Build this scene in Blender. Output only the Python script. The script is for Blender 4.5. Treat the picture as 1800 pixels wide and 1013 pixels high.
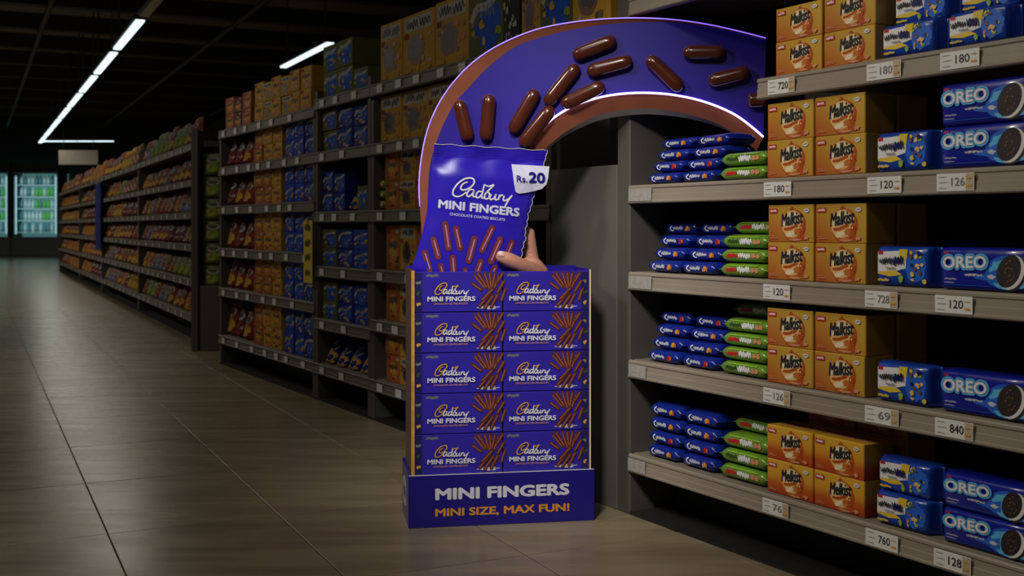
import bpy, bmesh, math, random
from mathutils import Vector, Matrix
random.seed(7)
S = bpy.context.scene
COL = S.collection
for o in list(bpy.data.objects): bpy.data.objects.remove(o)

# ------------------------------------------------------------------ camera, light, exposure
H, F, HY = 1.15, 2000.0, 398.0           # eye height, focal length in pixels (1800 wide), horizon row
cam_d = bpy.data.cameras.new('camera'); cam = bpy.data.objects.new('camera', cam_d); COL.objects.link(cam)
cam.location = (0, 0, H); cam.rotation_euler = (math.pi/2, 0, 0)
cam_d.sensor_fit = 'HORIZONTAL'; cam_d.sensor_width = 36.0; cam_d.lens = 36.0*F/1800
cam_d.shift_y = -(506.5-HY)/1800; cam_d.clip_end = 300; cam_d.clip_start = .05
cam_d.dof.use_dof = True; cam_d.dof.focus_distance = 4.1; cam_d.dof.aperture_fstop = 4.5
S.camera = cam
world = bpy.data.worlds.new('world'); S.world = world; world.use_nodes = True
bg = world.node_tree.nodes['Background']; bg.inputs[0].default_value = (1.0, .93, .82, 1); bg.inputs[1].default_value = .02
S.view_settings.view_transform = 'Standard'; S.view_settings.look = 'None'
S.view_settings.exposure = 0.0; S.view_settings.gamma = 1.0; S.view_settings.use_curve_mapping = False

def lamp(name, kind, loc, target, energy, color, **kw):
    d = bpy.data.lights.new(name, kind); d.energy = energy; d.color = color
    for k, v in kw.items(): setattr(d, k, v)
    o = bpy.data.objects.new(name, d); COL.objects.link(o); o.location = loc
    o.rotation_euler = (Vector(target)-Vector(loc)).to_track_quat('-Z', 'Y').to_euler()
    return o
# added out-of-view lamps that brighten the display, right shelves and aisle
lamp('display_fill', 'SPOT', (-.75, 1.1, 3.7), (-.0, 4.35, 1.05), 530, (1, .96, .93), spot_size=math.radians(30), spot_blend=.9, shadow_soft_size=.32)
lamp('shelf_fill', 'SPOT', (-2.3, 2.9, 3.4), (.95, 3.7, .85), 215, (1, .92, .8), spot_size=math.radians(52), spot_blend=1.0, shadow_soft_size=.22)
lamp('aisle_fill', 'AREA', (-.9, 2.0, 3.9), (-.9, 2.0, 0), 26, (1, .9, .76), shape='RECTANGLE', size=.2, size_y=3.2)
lamp('aisle_fill', 'AREA', (-4.4, 8.0, 3.9), (-4.4, 8.0, 0), 26, (1, .9, .78), shape='RECTANGLE', size=.2, size_y=3.2)

# ------------------------------------------------------------------ frames (shelving, display, aisle)
def unit(x, y):
    n = math.hypot(x, y); return (x/n, y/n)
class Frame:
    def __init__(s, ox, oy, ang): s.o = (ox, oy); s.a = ang; s.c = math.cos(ang); s.s = math.sin(ang)
    def p(s, x, y, z=0): return Vector((s.o[0]+s.c*x-s.s*y, s.o[1]+s.s*x+s.c*y, z))
    def loc(s, X, Y):
        dx, dy = X-s.o[0], Y-s.o[1]; return (s.c*dx+s.s*dy, -s.s*dx+s.c*dy)
Y0 = F*H/507
NEAR = Frame((1107-900)/F*Y0, Y0, math.atan2(-1.0, 1171/F))          # x runs along the shelf toward the viewer, y into it
FAR = Frame(-3.26, 11.6, math.atan2(-.903, .429))
DISP = Frame(-.3934, 4.323, math.radians(10))
AISLE = Frame(0, 0, math.atan2(.429, .903))                            # x across the aisle, y along it
def s_at(px, fr=NEAR, t=0.0):
    k = (px-900)/F; o = fr.p(0, t)
    return (k*o.y-o.x)/(fr.c-k*fr.s)
def on_plane(px, py, fr, yl):
    """where the sight line through a photo pixel meets the plane y = yl of a frame; local x and z"""
    k = (px-900)/F; x = s_at(px, fr, yl); w = fr.p(x, yl)
    return x, H-(py-HY)/F*w.y

# ------------------------------------------------------------------ materials
def lin(c):
    def g(v): v /= 255; return v/12.92 if v <= .04045 else ((v+.055)/1.055)**2.4
    return tuple(g(v) for v in c)+(1,)
MATS = {}
def mat(name, rgb, rough=.5, metal=0.0, var=.06, scale=14, bump=0.0, emit=None, spec=.5, coat=0.0, alpha=None):
    m = bpy.data.materials.new(name); m.use_nodes = True; nt = m.node_tree; b = nt.nodes['Principled BSDF']
    c = lin(rgb); b.inputs['Roughness'].default_value = rough; b.inputs['Metallic'].default_value = metal
    b.inputs['Specular IOR Level'].default_value = spec; b.inputs['Coat Weight'].default_value = coat
    if var > 0:
        tc = nt.nodes.new('ShaderNodeTexCoord'); n = nt.nodes.new('ShaderNodeTexNoise'); n.inputs['Scale'].default_value = scale
        n.inputs['Detail'].default_value = 3; nt.links.new(tc.outputs['Object'], n.inputs['Vector'])
        r = nt.nodes.new('ShaderNodeValToRGB'); r.color_ramp.elements[0].position = .3; r.color_ramp.elements[1].position = .7
        r.color_ramp.elements[0].color = tuple(v*(1-var) for v in c[:3])+(1,); r.color_ramp.elements[1].color = tuple(min(1, v*(1+var)) for v in c[:3])+(1,)
        nt.links.new(n.outputs['Fac'], r.inputs[0]); nt.links.new(r.outputs[0], b.inputs['Base Color'])
        if bump > 0:
            bp = nt.nodes.new('ShaderNodeBump'); bp.inputs['Strength'].default_value = bump; bp.inputs['Distance'].default_value = .01
            nt.links.new(n.outputs['Fac'], bp.inputs['Height']); nt.links.new(bp.outputs[0], b.inputs['Normal'])
    else: b.inputs['Base Color'].default_value = c
    if emit: b.inputs['Emission Color'].default_value = lin(emit[0]); b.inputs['Emission Strength'].default_value = emit[1]
    if alpha is not None: b.inputs['Transmission Weight'].default_value = alpha
    MATS[name] = m; return m
def gradient(name, stops, axis='Z', rough=.4, coat=0.0, coord='Generated', bump=0):
    """print colours that run from one to another across the object"""
    m = bpy.data.materials.new(name); m.use_nodes = True; nt = m.node_tree; b = nt.nodes['Principled BSDF']
    b.inputs['Roughness'].default_value = rough; b.inputs['Coat Weight'].default_value = coat
    tc = nt.nodes.new('ShaderNodeTexCoord'); sx = nt.nodes.new('ShaderNodeSeparateXYZ'); nt.links.new(tc.outputs[coord], sx.inputs[0])
    r = nt.nodes.new('ShaderNodeValToRGB'); e = r.color_ramp.elements
    while len(e) < len(stops): e.new(.5)
    for i, (p, c) in enumerate(stops): e[i].position = p; e[i].color = lin(c)
    if axis == 'XZ':
        mu = nt.nodes.new('ShaderNodeMath'); mu.operation = 'ADD'; nt.links.new(sx.outputs['X'], mu.inputs[0]); nt.links.new(sx.outputs['Z'], mu.inputs[1])
        m2 = nt.nodes.new('ShaderNodeMath'); m2.operation = 'MULTIPLY'; m2.inputs[1].default_value = .5; nt.links.new(mu.outputs[0], m2.inputs[0]); nt.links.new(m2.outputs[0], r.inputs[0])
    else: nt.links.new(sx.outputs[axis], r.inputs[0])
    nt.links.new(r.outputs[0], b.inputs['Base Color']); MATS[name] = m; return m

mat('concrete_dark', (66, 62, 55), .9, var=.25, scale=.7); mat('ceiling', (112, 106, 96), .95, var=.3, scale=.5)
mat('beam', (50, 47, 43), .8); mat('pipe', (60, 58, 52), .6); mat('wall', (70, 66, 60), .9)
mat('rail', (150, 140, 124), .42, var=.05, scale=5); mat('rail_dark', (104, 97, 86), .5, var=.08, scale=5)
mat('shelf_board', (128, 118, 104), .55, var=.08, scale=4); mat('upright', (84, 80, 73), .55, var=.08, scale=3)
mat('back_panel', (46, 43, 39), .8, var=.1, scale=3); mat('kick', (26, 25, 23), .7)
mat('column_panel', (98, 96, 90), .55, var=.06, scale=2); mat('column_dark', (30, 28, 26), .8); mat('black', (8, 8, 8), .7, var=0)
mat('white', (236, 236, 240), .45, var=0); mat('paper', (226, 226, 224), .55, var=.03, scale=40); mat('ink', (24, 22, 26), .6, var=0)
mat('greyink', (120, 118, 116), .6, var=0); mat('beige', (190, 172, 140), .6, var=0); mat('clear_tag', (168, 164, 156), .25, var=.12, scale=60)
mat('purple', (48, 32, 160), .34, var=.05, scale=3, coat=.25); mat('purple_carton', (52, 40, 172), .38, var=.08, scale=9, coat=.2)
mat('purple_fold', (33, 30, 92), .4, var=.25, scale=26, coat=.2); mat('purple_base', (30, 20, 132), .35, var=.05, scale=4, coat=.2)
mat('bag_foil', (50, 34, 188), .27, var=.07, scale=7, coat=.35); mat('silver_print', (226, 228, 236), .4, var=.05, scale=40); mat('orange_print', (232, 158, 48), .45, var=.05, scale=30)
mat('lilac', (222, 224, 246), .4, var=0); mat('gold', (214, 160, 66), .4, var=.12, scale=30); mat('bronze', (98, 66, 46), .5, var=.25, scale=18)
mat('copper', (172, 100, 76), .34, .2, var=.1, scale=8); mat('underside', (150, 148, 144), .5, var=.05)
mat('led_dim', (210, 190, 255), .3, var=0, emit=((140, 105, 255), 1.1)); mat('led', (235, 225, 255), .3, var=0, emit=((205, 185, 255), 3.2))
mat('chocolate', (88, 40, 26), .22, var=.1, scale=30, coat=.4); mat('choc_print', (98, 44, 36), .4, var=.12, scale=60); mat('choc_light', (172, 104, 74), .4, var=0)
mat('choc_bag', (124, 54, 72), .35, var=.1, scale=50); mat('choc_bag_light', (190, 140, 168), .35, var=0); mat('choc_dark', (52, 22, 22), .4, var=0)
mat('skin', (206, 146, 122), .45, var=.1, scale=22, bump=.25); mat('nail', (240, 204, 194), .16, var=0, coat=.5)
gradient('malkist', [(.05, (182, 90, 38)), (.3, (196, 128, 48)), (.5, (200, 152, 54)), (.8, (208, 166, 64))], 'XZ', .36, .15)
gradient('malkist_red', [(0, (178, 60, 22)), (.3, (196, 92, 26)), (.55, (220, 158, 44)), (1, (226, 176, 56))], 'Z', .36, .15)
mat('biscuit', (238, 196, 122), .5, var=.12, scale=60); mat('biscuit_edge', (200, 112, 40), .5, var=.1, scale=50); mat('caramel', (186, 82, 24), .4, var=.1, scale=50)
mat('red_badge', (196, 36, 34), .45, var=0); mat('cream', (246, 230, 190), .5, var=0)
mat('oreo_blue', (22, 34, 150), .28, var=.06, scale=8, coat=.3); mat('sky_print', (96, 190, 240), .4, var=0); mat('mid_print', (40, 104, 214), .4, var=0)
mat('cookie', (40, 32, 30), .6, var=.5, scale=160); mat('cookie_cream', (226, 226, 222), .5, var=0); mat('deep_blue', (16, 22, 96), .4, var=0)
mat('party_blue', (26, 66, 168), .28, var=.12, scale=22, coat=.3); mat('yellow_print', (232, 200, 60), .45, var=0); mat('lime_print', (150, 190, 60), .45, var=0); mat('brown_print', (120, 78, 48), .5, var=0)
mat('roll_blue', (22, 42, 140), .26, var=.12, scale=25, coat=.3); mat('roll_green', (112, 156, 48), .26, var=.16, scale=25, coat=.3); mat('dark_green', (52, 84, 28), .4, var=0)
mat('pale_print', (206, 210, 214), .5, var=0); mat('peach', (220, 150, 110), .5, var=0)
for n, c in dict(yellow=(194, 150, 48), orange=(172, 100, 48), blue=(28, 62, 176), navy=(22, 36, 130), red=(130, 56, 48), maroon=(92, 48, 54), green=(122, 136, 84), olive=(92, 98, 54), white=(150, 144, 132), charcoal=(38, 38, 42), pink=(150, 84, 78), brown=(110, 80, 58)).items():
    mat('pack_'+n, c, .65, var=.14, scale=3, spec=.18)
mat('far_pale', (184, 184, 178), .7, spec=.15, var=.1, scale=6); mat('far_cream', (206, 162, 62), .7, spec=.15, var=.1, scale=6); mat('far_blue', (36, 92, 200), .7, spec=.15, var=.1, scale=6); mat('far_red', (150, 50, 42), .7, spec=.15, var=0); mat('far_lime', (140, 160, 50), .7, spec=.15, var=.1, scale=6)
mat('tube_off', (200, 200, 196), .5, var=0); mat('housing', (70, 70, 68), .5); mat('tube', (255, 255, 255), .4, var=0, emit=((214, 240, 246), 1.6))
mat('fridge_frame', (70, 76, 78), .5); mat('fridge_back', (160, 205, 210), .5, var=0, emit=((130, 185, 188), .24)); mat('fridge_tube', (220, 250, 255), .5, var=0, emit=((190, 235, 240), .45)); mat('bottle_white', (200, 214, 216), .4, var=0); mat('bottle_green', (96, 190, 80), .4, var=0); mat('bottle_teal', (90, 140, 150), .4, var=0)
mat('fridge_base', (120, 124, 122), .5); mat('sign_panel', (176, 166, 150), .6)
g = mat('glass', (235, 248, 250), .05, var=0, alpha=1.0); g.node_tree.nodes['Principled BSDF'].inputs['IOR'].default_value = 1.05

def tile_material():
    m = bpy.data.materials.new('floor_tile'); m.use_nodes = True; nt = m.node_tree; b = nt.nodes['Principled BSDF']
    L = nt.links.new; tc = nt.nodes.new('ShaderNodeTexCoord'); mp = nt.nodes.new('ShaderNodeMapping'); mp.inputs['Scale'].default_value = (1.2, 7, 1); mp.inputs['Rotation'].default_value = (0, 0, .12)
    geo = nt.nodes.new('ShaderNodeNewGeometry'); L(geo.outputs['Position'], mp.inputs[0])
    n = nt.nodes.new('ShaderNodeTexNoise'); n.inputs['Scale'].default_value = 1.3; n.inputs['Detail'].default_value = 5; L(mp.outputs[0], n.inputs['Vector'])
    oi = nt.nodes.new('ShaderNodeObjectInfo')
    r = nt.nodes.new('ShaderNodeValToRGB'); r.color_ramp.elements[0].color = lin((122, 110, 86)); r.color_ramp.elements[1].color = lin((156, 142, 114)); r.color_ramp.elements[0].position = .3; r.color_ramp.elements[1].position = .72
    ad = nt.nodes.new('ShaderNodeMath'); ad.operation = 'MULTIPLY_ADD'; ad.inputs[1].default_value = .16; L(oi.outputs['Random'], ad.inputs[0]); L(n.outputs['Fac'], ad.inputs[2])
    L(ad.outputs[0], r.inputs[0]); L(r.outputs[0], b.inputs['Base Color'])
    rr = nt.nodes.new('ShaderNodeMapRange'); rr.inputs['To Min'].default_value = .2; rr.inputs['To Max'].default_value = .34; L(n.outputs['Fac'], rr.inputs[0]); L(rr.outputs[0], b.inputs['Roughness'])
    MATS['floor_tile'] = m
    m2 = bpy.data.materials.new('floor_far'); m2.use_nodes = True; nt = m2.node_tree; b = nt.nodes['Principled BSDF']; L = nt.links.new
    tc = nt.nodes.new('ShaderNodeTexCoord'); br = nt.nodes.new('ShaderNodeTexBrick'); br.offset = 0; br.inputs['Scale'].default_value = 1
    br.inputs['Brick Width'].default_value = .645; br.inputs['Row Height'].default_value = .92; br.inputs['Mortar Size'].default_value = .004
    br.inputs['Color1'].default_value = lin((138, 122, 98)); br.inputs['Color2'].default_value = lin((148, 131, 106)); br.inputs['Mortar'].default_value = lin((74, 66, 56))
    L(tc.outputs['Object'], br.inputs['Vector']); L(br.outputs['Color'], b.inputs['Base Color']); b.inputs['Roughness'].default_value = .25
    MATS['floor_far'] = m2
tile_material()
mat('grout', (60, 52, 44), .85, var=0)

# ------------------------------------------------------------------ mesh helpers
class MB:
    def __init__(s): s.v = []; s.f = []; s.m = []; s.mats = []; s.sm = []
    def mi(s, name):
        if name not in s.mats: s.mats.append(name)
        return s.mats.index(name)
    def add(s, vs, fs, m, smooth=False):
        n = len(s.v); s.v += [tuple(v) for v in vs]; k = s.mi(m)
        for f in fs: s.f.append([i+n for i in f]); s.m.append(k); s.sm.append(smooth)
        return s
    def box(s, x0, x1, y0, y1, z0, z1, m, c=0.0):
        if c <= 0:
            vs = [(x, y, z) for x in (x0, x1) for y in (y0, y1) for z in (z0, z1)]
            return s.add(vs, [(0, 1, 3, 2), (4, 6, 7, 5), (0, 4, 5, 1), (2, 3, 7, 6), (0, 2, 6, 4), (1, 5, 7, 3)], m)
        bm = bmesh.new(); bmesh.ops.create_cube(bm, size=1)
        for v in bm.verts: v.co = Vector(((x0+x1)/2+v.co.x*(x1-x0), (y0+y1)/2+v.co.y*(y1-y0), (z0+z1)/2+v.co.z*(z1-z0)))
        bmesh.ops.bevel(bm, geom=list(bm.edges), offset=c, segments=1, affect='EDGES')
        bm.verts.index_update(); s.add([v.co[:] for v in bm.verts], [[v.index for v in f.verts] for f in bm.faces], m); bm.free(); return s
    def prism(s, pts, axis, a, b, m):
        """polygon pts extruded; axis 'x': pts are (y,z); 'y': pts are (x,z); 'z': pts are (x,y)"""
        def P(p, q): return {'x': (q, p[0], p[1]), 'y': (p[0], q, p[1]), 'z': (p[0], p[1], q)}[axis]
        n = len(pts); vs = [P(p, a) for p in pts]+[P(p, b) for p in pts]
        return s.add(vs, [list(range(n))[::-1], list(range(n, 2*n))]+[(i, (i+1) % n, n+(i+1) % n, n+i) for i in range(n)], m)
    def grid(s, rows, m, smooth=True, closed=False):
        R, C = len(rows), len(rows[0]); vs = [p for r in rows for p in r]; fs = []
        for i in range(R-1):
            for j in range(C if closed else C-1):
                k = (j+1) % C; fs.append((i*C+j, i*C+k, (i+1)*C+k, (i+1)*C+j))
        return s.add(vs, fs, m, smooth)
    def tube(s, pts, r, m, n=8, smooth=True):
        pts = [Vector(p) for p in pts]; rr = r if isinstance(r, (list, tuple)) else [r]*len(pts); rows = []
        for i, p in enumerate(pts):
            d = (pts[min(i+1, len(pts)-1)]-pts[max(i-1, 0)]).normalized(); a = Vector((0, 0, 1)) if abs(d.z) < .9 else Vector((0, 1, 0))
            u = d.cross(a).normalized(); w = d.cross(u)
            rows.append([tuple(p+(u*math.cos(t)+w*math.sin(t))*rr[i]) for t in [2*math.pi*k/n for k in range(n)]])
        base = len(s.v); s.grid(rows, m, smooth, True); k = s.mi(m); L = base+(len(rows)-1)*n
        s.f.append(list(range(base, base+n))); s.m.append(k); s.sm.append(False); s.f.append(list(range(L, L+n))); s.m.append(k); s.sm.append(False)
        return s
    def mesh(s, name):
        me = bpy.data.meshes.new(name); me.from_pydata(s.v, [], s.f)
        for m in s.mats: me.materials.append(MATS[m])
        me.polygons.foreach_set('material_index', s.m); me.polygons.foreach_set('use_smooth', s.sm); me.update()
        bm = bmesh.new(); bm.from_mesh(me); bmesh.ops.recalc_face_normals(bm, faces=bm.faces); bm.to_mesh(me); bm.free()
        return me

def new(name, data, parent=None, loc=None, rot=None, scale=None):
    o = bpy.data.objects.new(name, data); COL.objects.link(o)
    if parent: o.parent = parent
    if loc is not None: o.location = loc
    if rot is not None: o.rotation_euler = (0, 0, rot) if isinstance(rot, (int, float)) else rot
    if scale is not None: o.scale = scale
    return o
def tag(o, label, cat, group=None):
    o['label'] = label; o['category'] = cat
    if group: o['group'] = group
    return o
def struct(o): o['kind'] = 'structure'; return o
def thing(name, label, cat, loc=(0, 0, 0), rot=0, group=None): return tag(new(name, None, None, loc, rot), label, cat, group)

TXT = {}
def text_geo(body, bold=.0, shear=0.0):
    """letter outlines as triangles, scaled to the unit box"""
    k = (body, bold, shear)
    if k in TXT: return TXT[k]
    c = bpy.data.curves.new('lettering', 'FONT'); c.body = body; c.offset = bold; c.shear = shear; c.resolution_u = 3; c.fill_mode = 'FRONT'
    o = bpy.data.objects.new('lettering', c); COL.objects.link(o); dg = bpy.context.evaluated_depsgraph_get(); dg.update()
    me = bpy.data.meshes.new_from_object(o.evaluated_get(dg)); bpy.data.objects.remove(o); bpy.data.curves.remove(c)
    vs = [v.co[:2] for v in me.vertices]; fs = [tuple(p.vertices) for p in me.polygons]; bpy.data.meshes.remove(me)
    x0, x1 = min(v[0] for v in vs), max(v[0] for v in vs); y0, y1 = min(v[1] for v in vs), max(v[1] for v in vs)
    TXT[k] = ([((x-x0)/(x1-x0), (y-y0)/(y1-y0)) for x, y in vs], fs, x1-x0, y1-y0); return TXT[k]
def smooth_path(pts, n=5):
    out = []
    for i in range(len(pts)-1):
        p0, p1, p2, p3 = pts[max(i-1, 0)], pts[i], pts[i+1], pts[min(i+2, len(pts)-1)]
        for k in range(n):
            t = k/n; out.append(tuple(.5*(2*b+(c-a)*t+(2*a-5*b+4*c-d)*t*t+(3*b-a-3*c+d)*t**3) for a, b, c, d in zip(p0, p1, p2, p3)))
    return out+[tuple(pts[-1])]
class Print:
    """flat printed graphics in a plane (x, z), lifted layer by layer off the surface it is printed on"""
    def __init__(s, f=None, eps=.0005): s.mb = MB(); s.eps = eps; s.f = f or (lambda x, z, d: (x, -d, z)); s.layer = 1
    def raw(s, pts, faces, m, layer=None):
        d = (layer or s.layer)*s.eps; s.mb.add([s.f(p[0], p[1], d) for p in pts], faces, m); s.layer += 0 if layer else 1; return s
    def poly(s, pts, m, layer=None): return s.raw(pts, [list(range(len(pts)))], m, layer)
    def rect(s, x0, x1, z0, z1, m, layer=None): return s.poly([(x0, z0), (x1, z0), (x1, z1), (x0, z1)], m, layer)
    def ellipse(s, cx, cz, rx, rz, m, layer=None, rot=0.0, n=26, jag=0.0, seed=1):
        rd = random.Random(seed); c, q = math.cos(rot), math.sin(rot); pts = []
        for i in range(n):
            a = 2*math.pi*i/n; k = 1+jag*rd.uniform(-1, 1); x, z = rx*math.cos(a)*k, rz*math.sin(a)*k; pts.append((cx+c*x-q*z, cz+q*x+c*z))
        return s.poly(pts, m, layer)
    def capsule(s, x0, z0, x1, z1, r, m, layer=None, n=6):
        a = math.atan2(z1-z0, x1-x0); pts = []
        for k in range(n+1): t = a-math.pi/2+math.pi*k/n; pts.append((x1+r*math.cos(t), z1+r*math.sin(t)))
        for k in range(n+1): t = a+math.pi/2+math.pi*k/n; pts.append((x0+r*math.cos(t), z0+r*math.sin(t)))
        return s.poly(pts, m, layer)
    def stroke(s, pts, w, m, layer=None, smooth=True, taper=0.25):
        p = smooth_path(pts) if smooth else pts; L, n = [], len(p)
        for i in range(n):
            a, b = p[max(i-1, 0)], p[min(i+1, n-1)]; d = math.hypot(b[0]-a[0], b[1]-a[1]) or 1e-9; t = min(i, n-1-i)/max(1, n-1)*2
            k = w/2*(1-taper+taper*min(1, t*3)); L.append(((p[i][0]-(b[1]-a[1])/d*k, p[i][1]+(b[0]-a[0])/d*k), (p[i][0]+(b[1]-a[1])/d*k, p[i][1]-(b[0]-a[0])/d*k)))
        return s.raw([q for ab in L for q in ab], [(2*i, 2*i+1, 2*i+3, 2*i+2) for i in range(n-1)], m, layer)
    def text(s, body, x, z, w, h, m, bold=0.0, shear=0.0, layer=None, ux=(1, 0), uz=(0, 1)):
        vs, fs, rw, rh = text_geo(body, 0.0, shear); L = layer or s.layer
        sh = [(0, 0)]+([(bold*math.cos(k*math.pi/4), bold*math.sin(k*math.pi/4)) for k in range(8)] if bold > 0 else [])
        kx, kz = rw/(rw+2*bold), rh/(rh+2*bold)
        for i, (dx, dz) in enumerate(sh):
            s.raw([(x+ux[0]*A*w+uz[0]*B*h, z+ux[1]*A*w+uz[1]*B*h) for A, B in [(.5+((a-.5)+dx/rw)*kx, .5+((b-.5)+dz/rh)*kz) for a, b in vs]], fs, m, L+i*.03)
        if layer is None: s.layer += 1
        return s
    def scribble(s, x0, x1, z0, z1, w, m, n=7, seed=1, layer=None):
        rd = random.Random(seed); pts = []
        for i in range(n*2):
            u = i/(n*2-1); pts.append((x0+(x1-x0)*(u+rd.uniform(-.02, .02)), (z0 if i % 2 else z1)+(z1-z0)*rd.uniform(-.15, .25)*(1 if i % 2 else -1)))
        return s.stroke(pts, w, m, layer)
    def mesh(s, name): return s.mb.mesh(name)

# script word mark: strokes traced in one box, 0..1 wide, 0..0.47 tall
_C = [(670, 465), (620, 485), (592, 530), (606, 558), (650, 556), (705, 525), (742, 478), (735, 432), (690, 418), (620, 436), (550, 495), (507, 570), (512, 622), (560, 640), (615, 620), (662, 582)]
_REST = [[(745, 556), (705, 552), (672, 590), (672, 628), (700, 630), (738, 590), (750, 556), (738, 610), (748, 636), (772, 628)],
         [(838, 574), (800, 572), (775, 610), (780, 642), (808, 640), (840, 600)], [(862, 488), (850, 570), (838, 630), (852, 648), (872, 640)],
         [(862, 488), (910, 508), (972, 490), (925, 545), (880, 600), (876, 642), (900, 656), (928, 632), (926, 590), (900, 575), (884, 590)],
         [(952, 598), (936, 640), (950, 662), (985, 640), (1004, 600), (996, 645), (1010, 664), (1032, 650)],
         [(1048, 600), (1036, 664)], [(1040, 640), (1062, 610), (1090, 606)], [(1104, 612), (1092, 655), (1112, 668), (1160, 640), (1196, 600)], [(1196, 600), (1150, 670), (1116, 740)]]
def logo_pts(p): # undo the slant of the traced copy
    x, y = p[0]-505, p[1]-418-(p[0]-505)*.075; return (x/690, (250-y)/690)
def logo(pr, x, z, w, m, mC=None, width=.026, f=None, layer=None, ux=(1, 0), uz=(0, 1)):
    def T(p): a, b = logo_pts(p); return (x+(ux[0]*a+uz[0]*b)*w, z+(ux[1]*a+uz[1]*b)*w)
    L = layer or pr.layer
    pr.stroke([T(p) for p in _C], width*w, mC or m, L)
    for i, st in enumerate(_REST): pr.stroke([T(p) for p in st], width*w, (mC if (mC and i == 3 and False) else m), L)
    if mC: pr.stroke([T(p) for p in _REST[3][:4]], width*w*.9, mC, L+1)
    pr.layer = max(pr.layer, L+2)

# ------------------------------------------------------------------ the setting
fl = MB()
fl.add([(-16, -2, -.004), (14, -2, -.004), (14, 56, -.004), (-16, 56, -.004), (-16, -2, -.2), (14, -2, -.2), (14, 56, -.2), (-16, 56, -.2)], [(0, 1, 2, 3), (4, 7, 6, 5), (0, 4, 5, 1), (1, 5, 6, 2), (2, 6, 7, 3), (3, 7, 4, 0)], 'floor_far')
floor = struct(new('floor', fl.mesh('floor'), None, (0, 0, 0), AISLE.a))
tw, tl, x_off, y_off = .645, .92, .46, 3.57
tm = MB().box(.0022, tw-.0022, .0022, tl-.0022, -.0035, 0, 'floor_tile', .0012).mesh('floor_tile')
gm = MB()
n_t = 0
for j in range(-1, 15):
    for i in range(-9, 8):
        x, y = x_off+i*tw, y_off+j*tl
        ok = False
        for dx in (0, tw/2, tw):
            for dy in (0, tl/2, tl):
                w = AISLE.p(x+dx, y+dy)
                if w.y < 3.3 or w.y > 15.5: continue
                px = 900+F*w.x/w.y; sl = NEAR.loc(w.x, w.y)
                if -40 < px < 1840 and sl[1] < .25: ok = True
        if ok:
            new('floor_tile', tm, floor, (x, y, 0)); n_t += 1
            gm.add([(x, y, -.0025), (x+tw, y, -.0025), (x+tw, y+tl, -.0025), (x, y+tl, -.0025)], [(0, 1, 2, 3)], 'grout')
new('grout', gm.mesh('grout'), floor)
CEIL = 5.6
struct(new('ceiling', MB().box(-18, 16, -2, 56, CEIL, CEIL+.1, 'ceiling').mesh('ceiling'), None, (0, 0, 0), AISLE.a))
struct(new('wall_back', MB().box(-34, 6, 46.0, 46.2, -.004, CEIL+6, 'wall').mesh('wall_back')))
bmesh_beam = MB().box(-16, 14, -.13, .13, 0, .3, 'beam').mesh('beam')
ceil_o = bpy.data.objects['ceiling']
for k in range(13): new('beam', bmesh_beam, ceil_o, (0, 8.2+k*2.6, 4.95))
pm = MB().tube([(0, 4, 0), (0, 52, 0)], .05, 'pipe', 8).mesh('pipe')
for x in (-1.6, 1.2, 4.4, 7.2): new('pipe', pm, ceil_o, (x, 0, 4.88))
dm = MB().box(-.45, .45, 4, 50, -.25, .25, 'pipe', .03).mesh('air_duct')
new('air_duct', dm, ceil_o, (8.2, 0, 4.6))
rod = MB().tube([(0, 0, 0), (0, 0, 1.0)], .012, 'pipe', 6).mesh('hanger_rod')

# ceiling lights
def light_row(x, ys, z, lit, label, group, power=13):
    for k, (a, b) in enumerate(ys):
        t = thing('ceiling_light', label[k] if isinstance(label, list) else label, 'light', AISLE.p(x, (a+b)/2, z), AISLE.a, group); L = (b-a)/2
        new('housing', MB().box(-.09, .09, -L, L, .03, .09, 'housing', .008).mesh('housing'), t)
        new('diffuser', MB().box(-.06, .06, -L+.01, L-.01, 0, .032, 'tube' if lit else 'tube_off', .006).mesh('diffuser'), t)
        for q in (-.8, .8): new('hanger_rod', rod, t, (0, q*L, .085), None, (1, 1, (CEIL-z-.085)))
        if lit:
            d = bpy.data.lights.new('tube_glow', 'AREA'); d.shape = 'RECTANGLE'; d.size = .1; d.size_y = 2*L-.1; d.energy = power; d.color = (1, .93, .8)
            new('tube_glow', d, t, (0, 0, -.004))
ordn = ['first', 'second', 'third', 'fourth', 'fifth', 'sixth', 'seventh', 'eighth', 'ninth', 'tenth', 'eleventh', 'twelfth', 'thirteenth', 'fourteenth', 'fifteenth', 'sixteenth', 'seventeenth', 'eighteenth', 'nineteenth', 'twentieth']
pA = Vector((-.3265*15.83, 15.83)); la = AISLE.loc(pA.x, pA.y)
step = 3.25
light_row(la[0], [(la[1]+k*step, la[1]+k*step+step-.42) for k in range(8)], 4.0, True, [f'{ordn[k]} glowing white tube light from the front in long ceiling row' for k in range(8)], 'lit tube lights in the long ceiling row')
light_row(la[0]-4.2, [(la[1]-2+k*step, la[1]-2+k*step+step-.42) for k in range(7)], 4.0, True, [f'{ordn[k]} added out-of-view tube light brightening the far shelves' for k in range(7)], 'added out-of-view tube lights', 29)  # row added outside the view to light the far shelf fronts
light_row(la[0], [(la[1]-3.4, la[1]-.35)], 4.0, False, 'unlit grey tube light ahead of the glowing ceiling row', None)
pB = (-.377*14, 14.0); lb = AISLE.loc(pB[0], pB[1])
light_row(lb[0]-.35, [(lb[1]-1.5, lb[1]+1.1)], 4.15, False, 'unlit grey tube light left of the glowing ceiling row', None)
pC = AISLE.loc(-.2*20.4, 20.4); light_row(pC[0], [(pC[1]-2.9, pC[1]+.1)], 4.0, True, 'glowing tube light just above the yellow cartons on the tall shelves', None)
end = AISLE.p(la[0], la[1]+8*step, 4.0)
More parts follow.
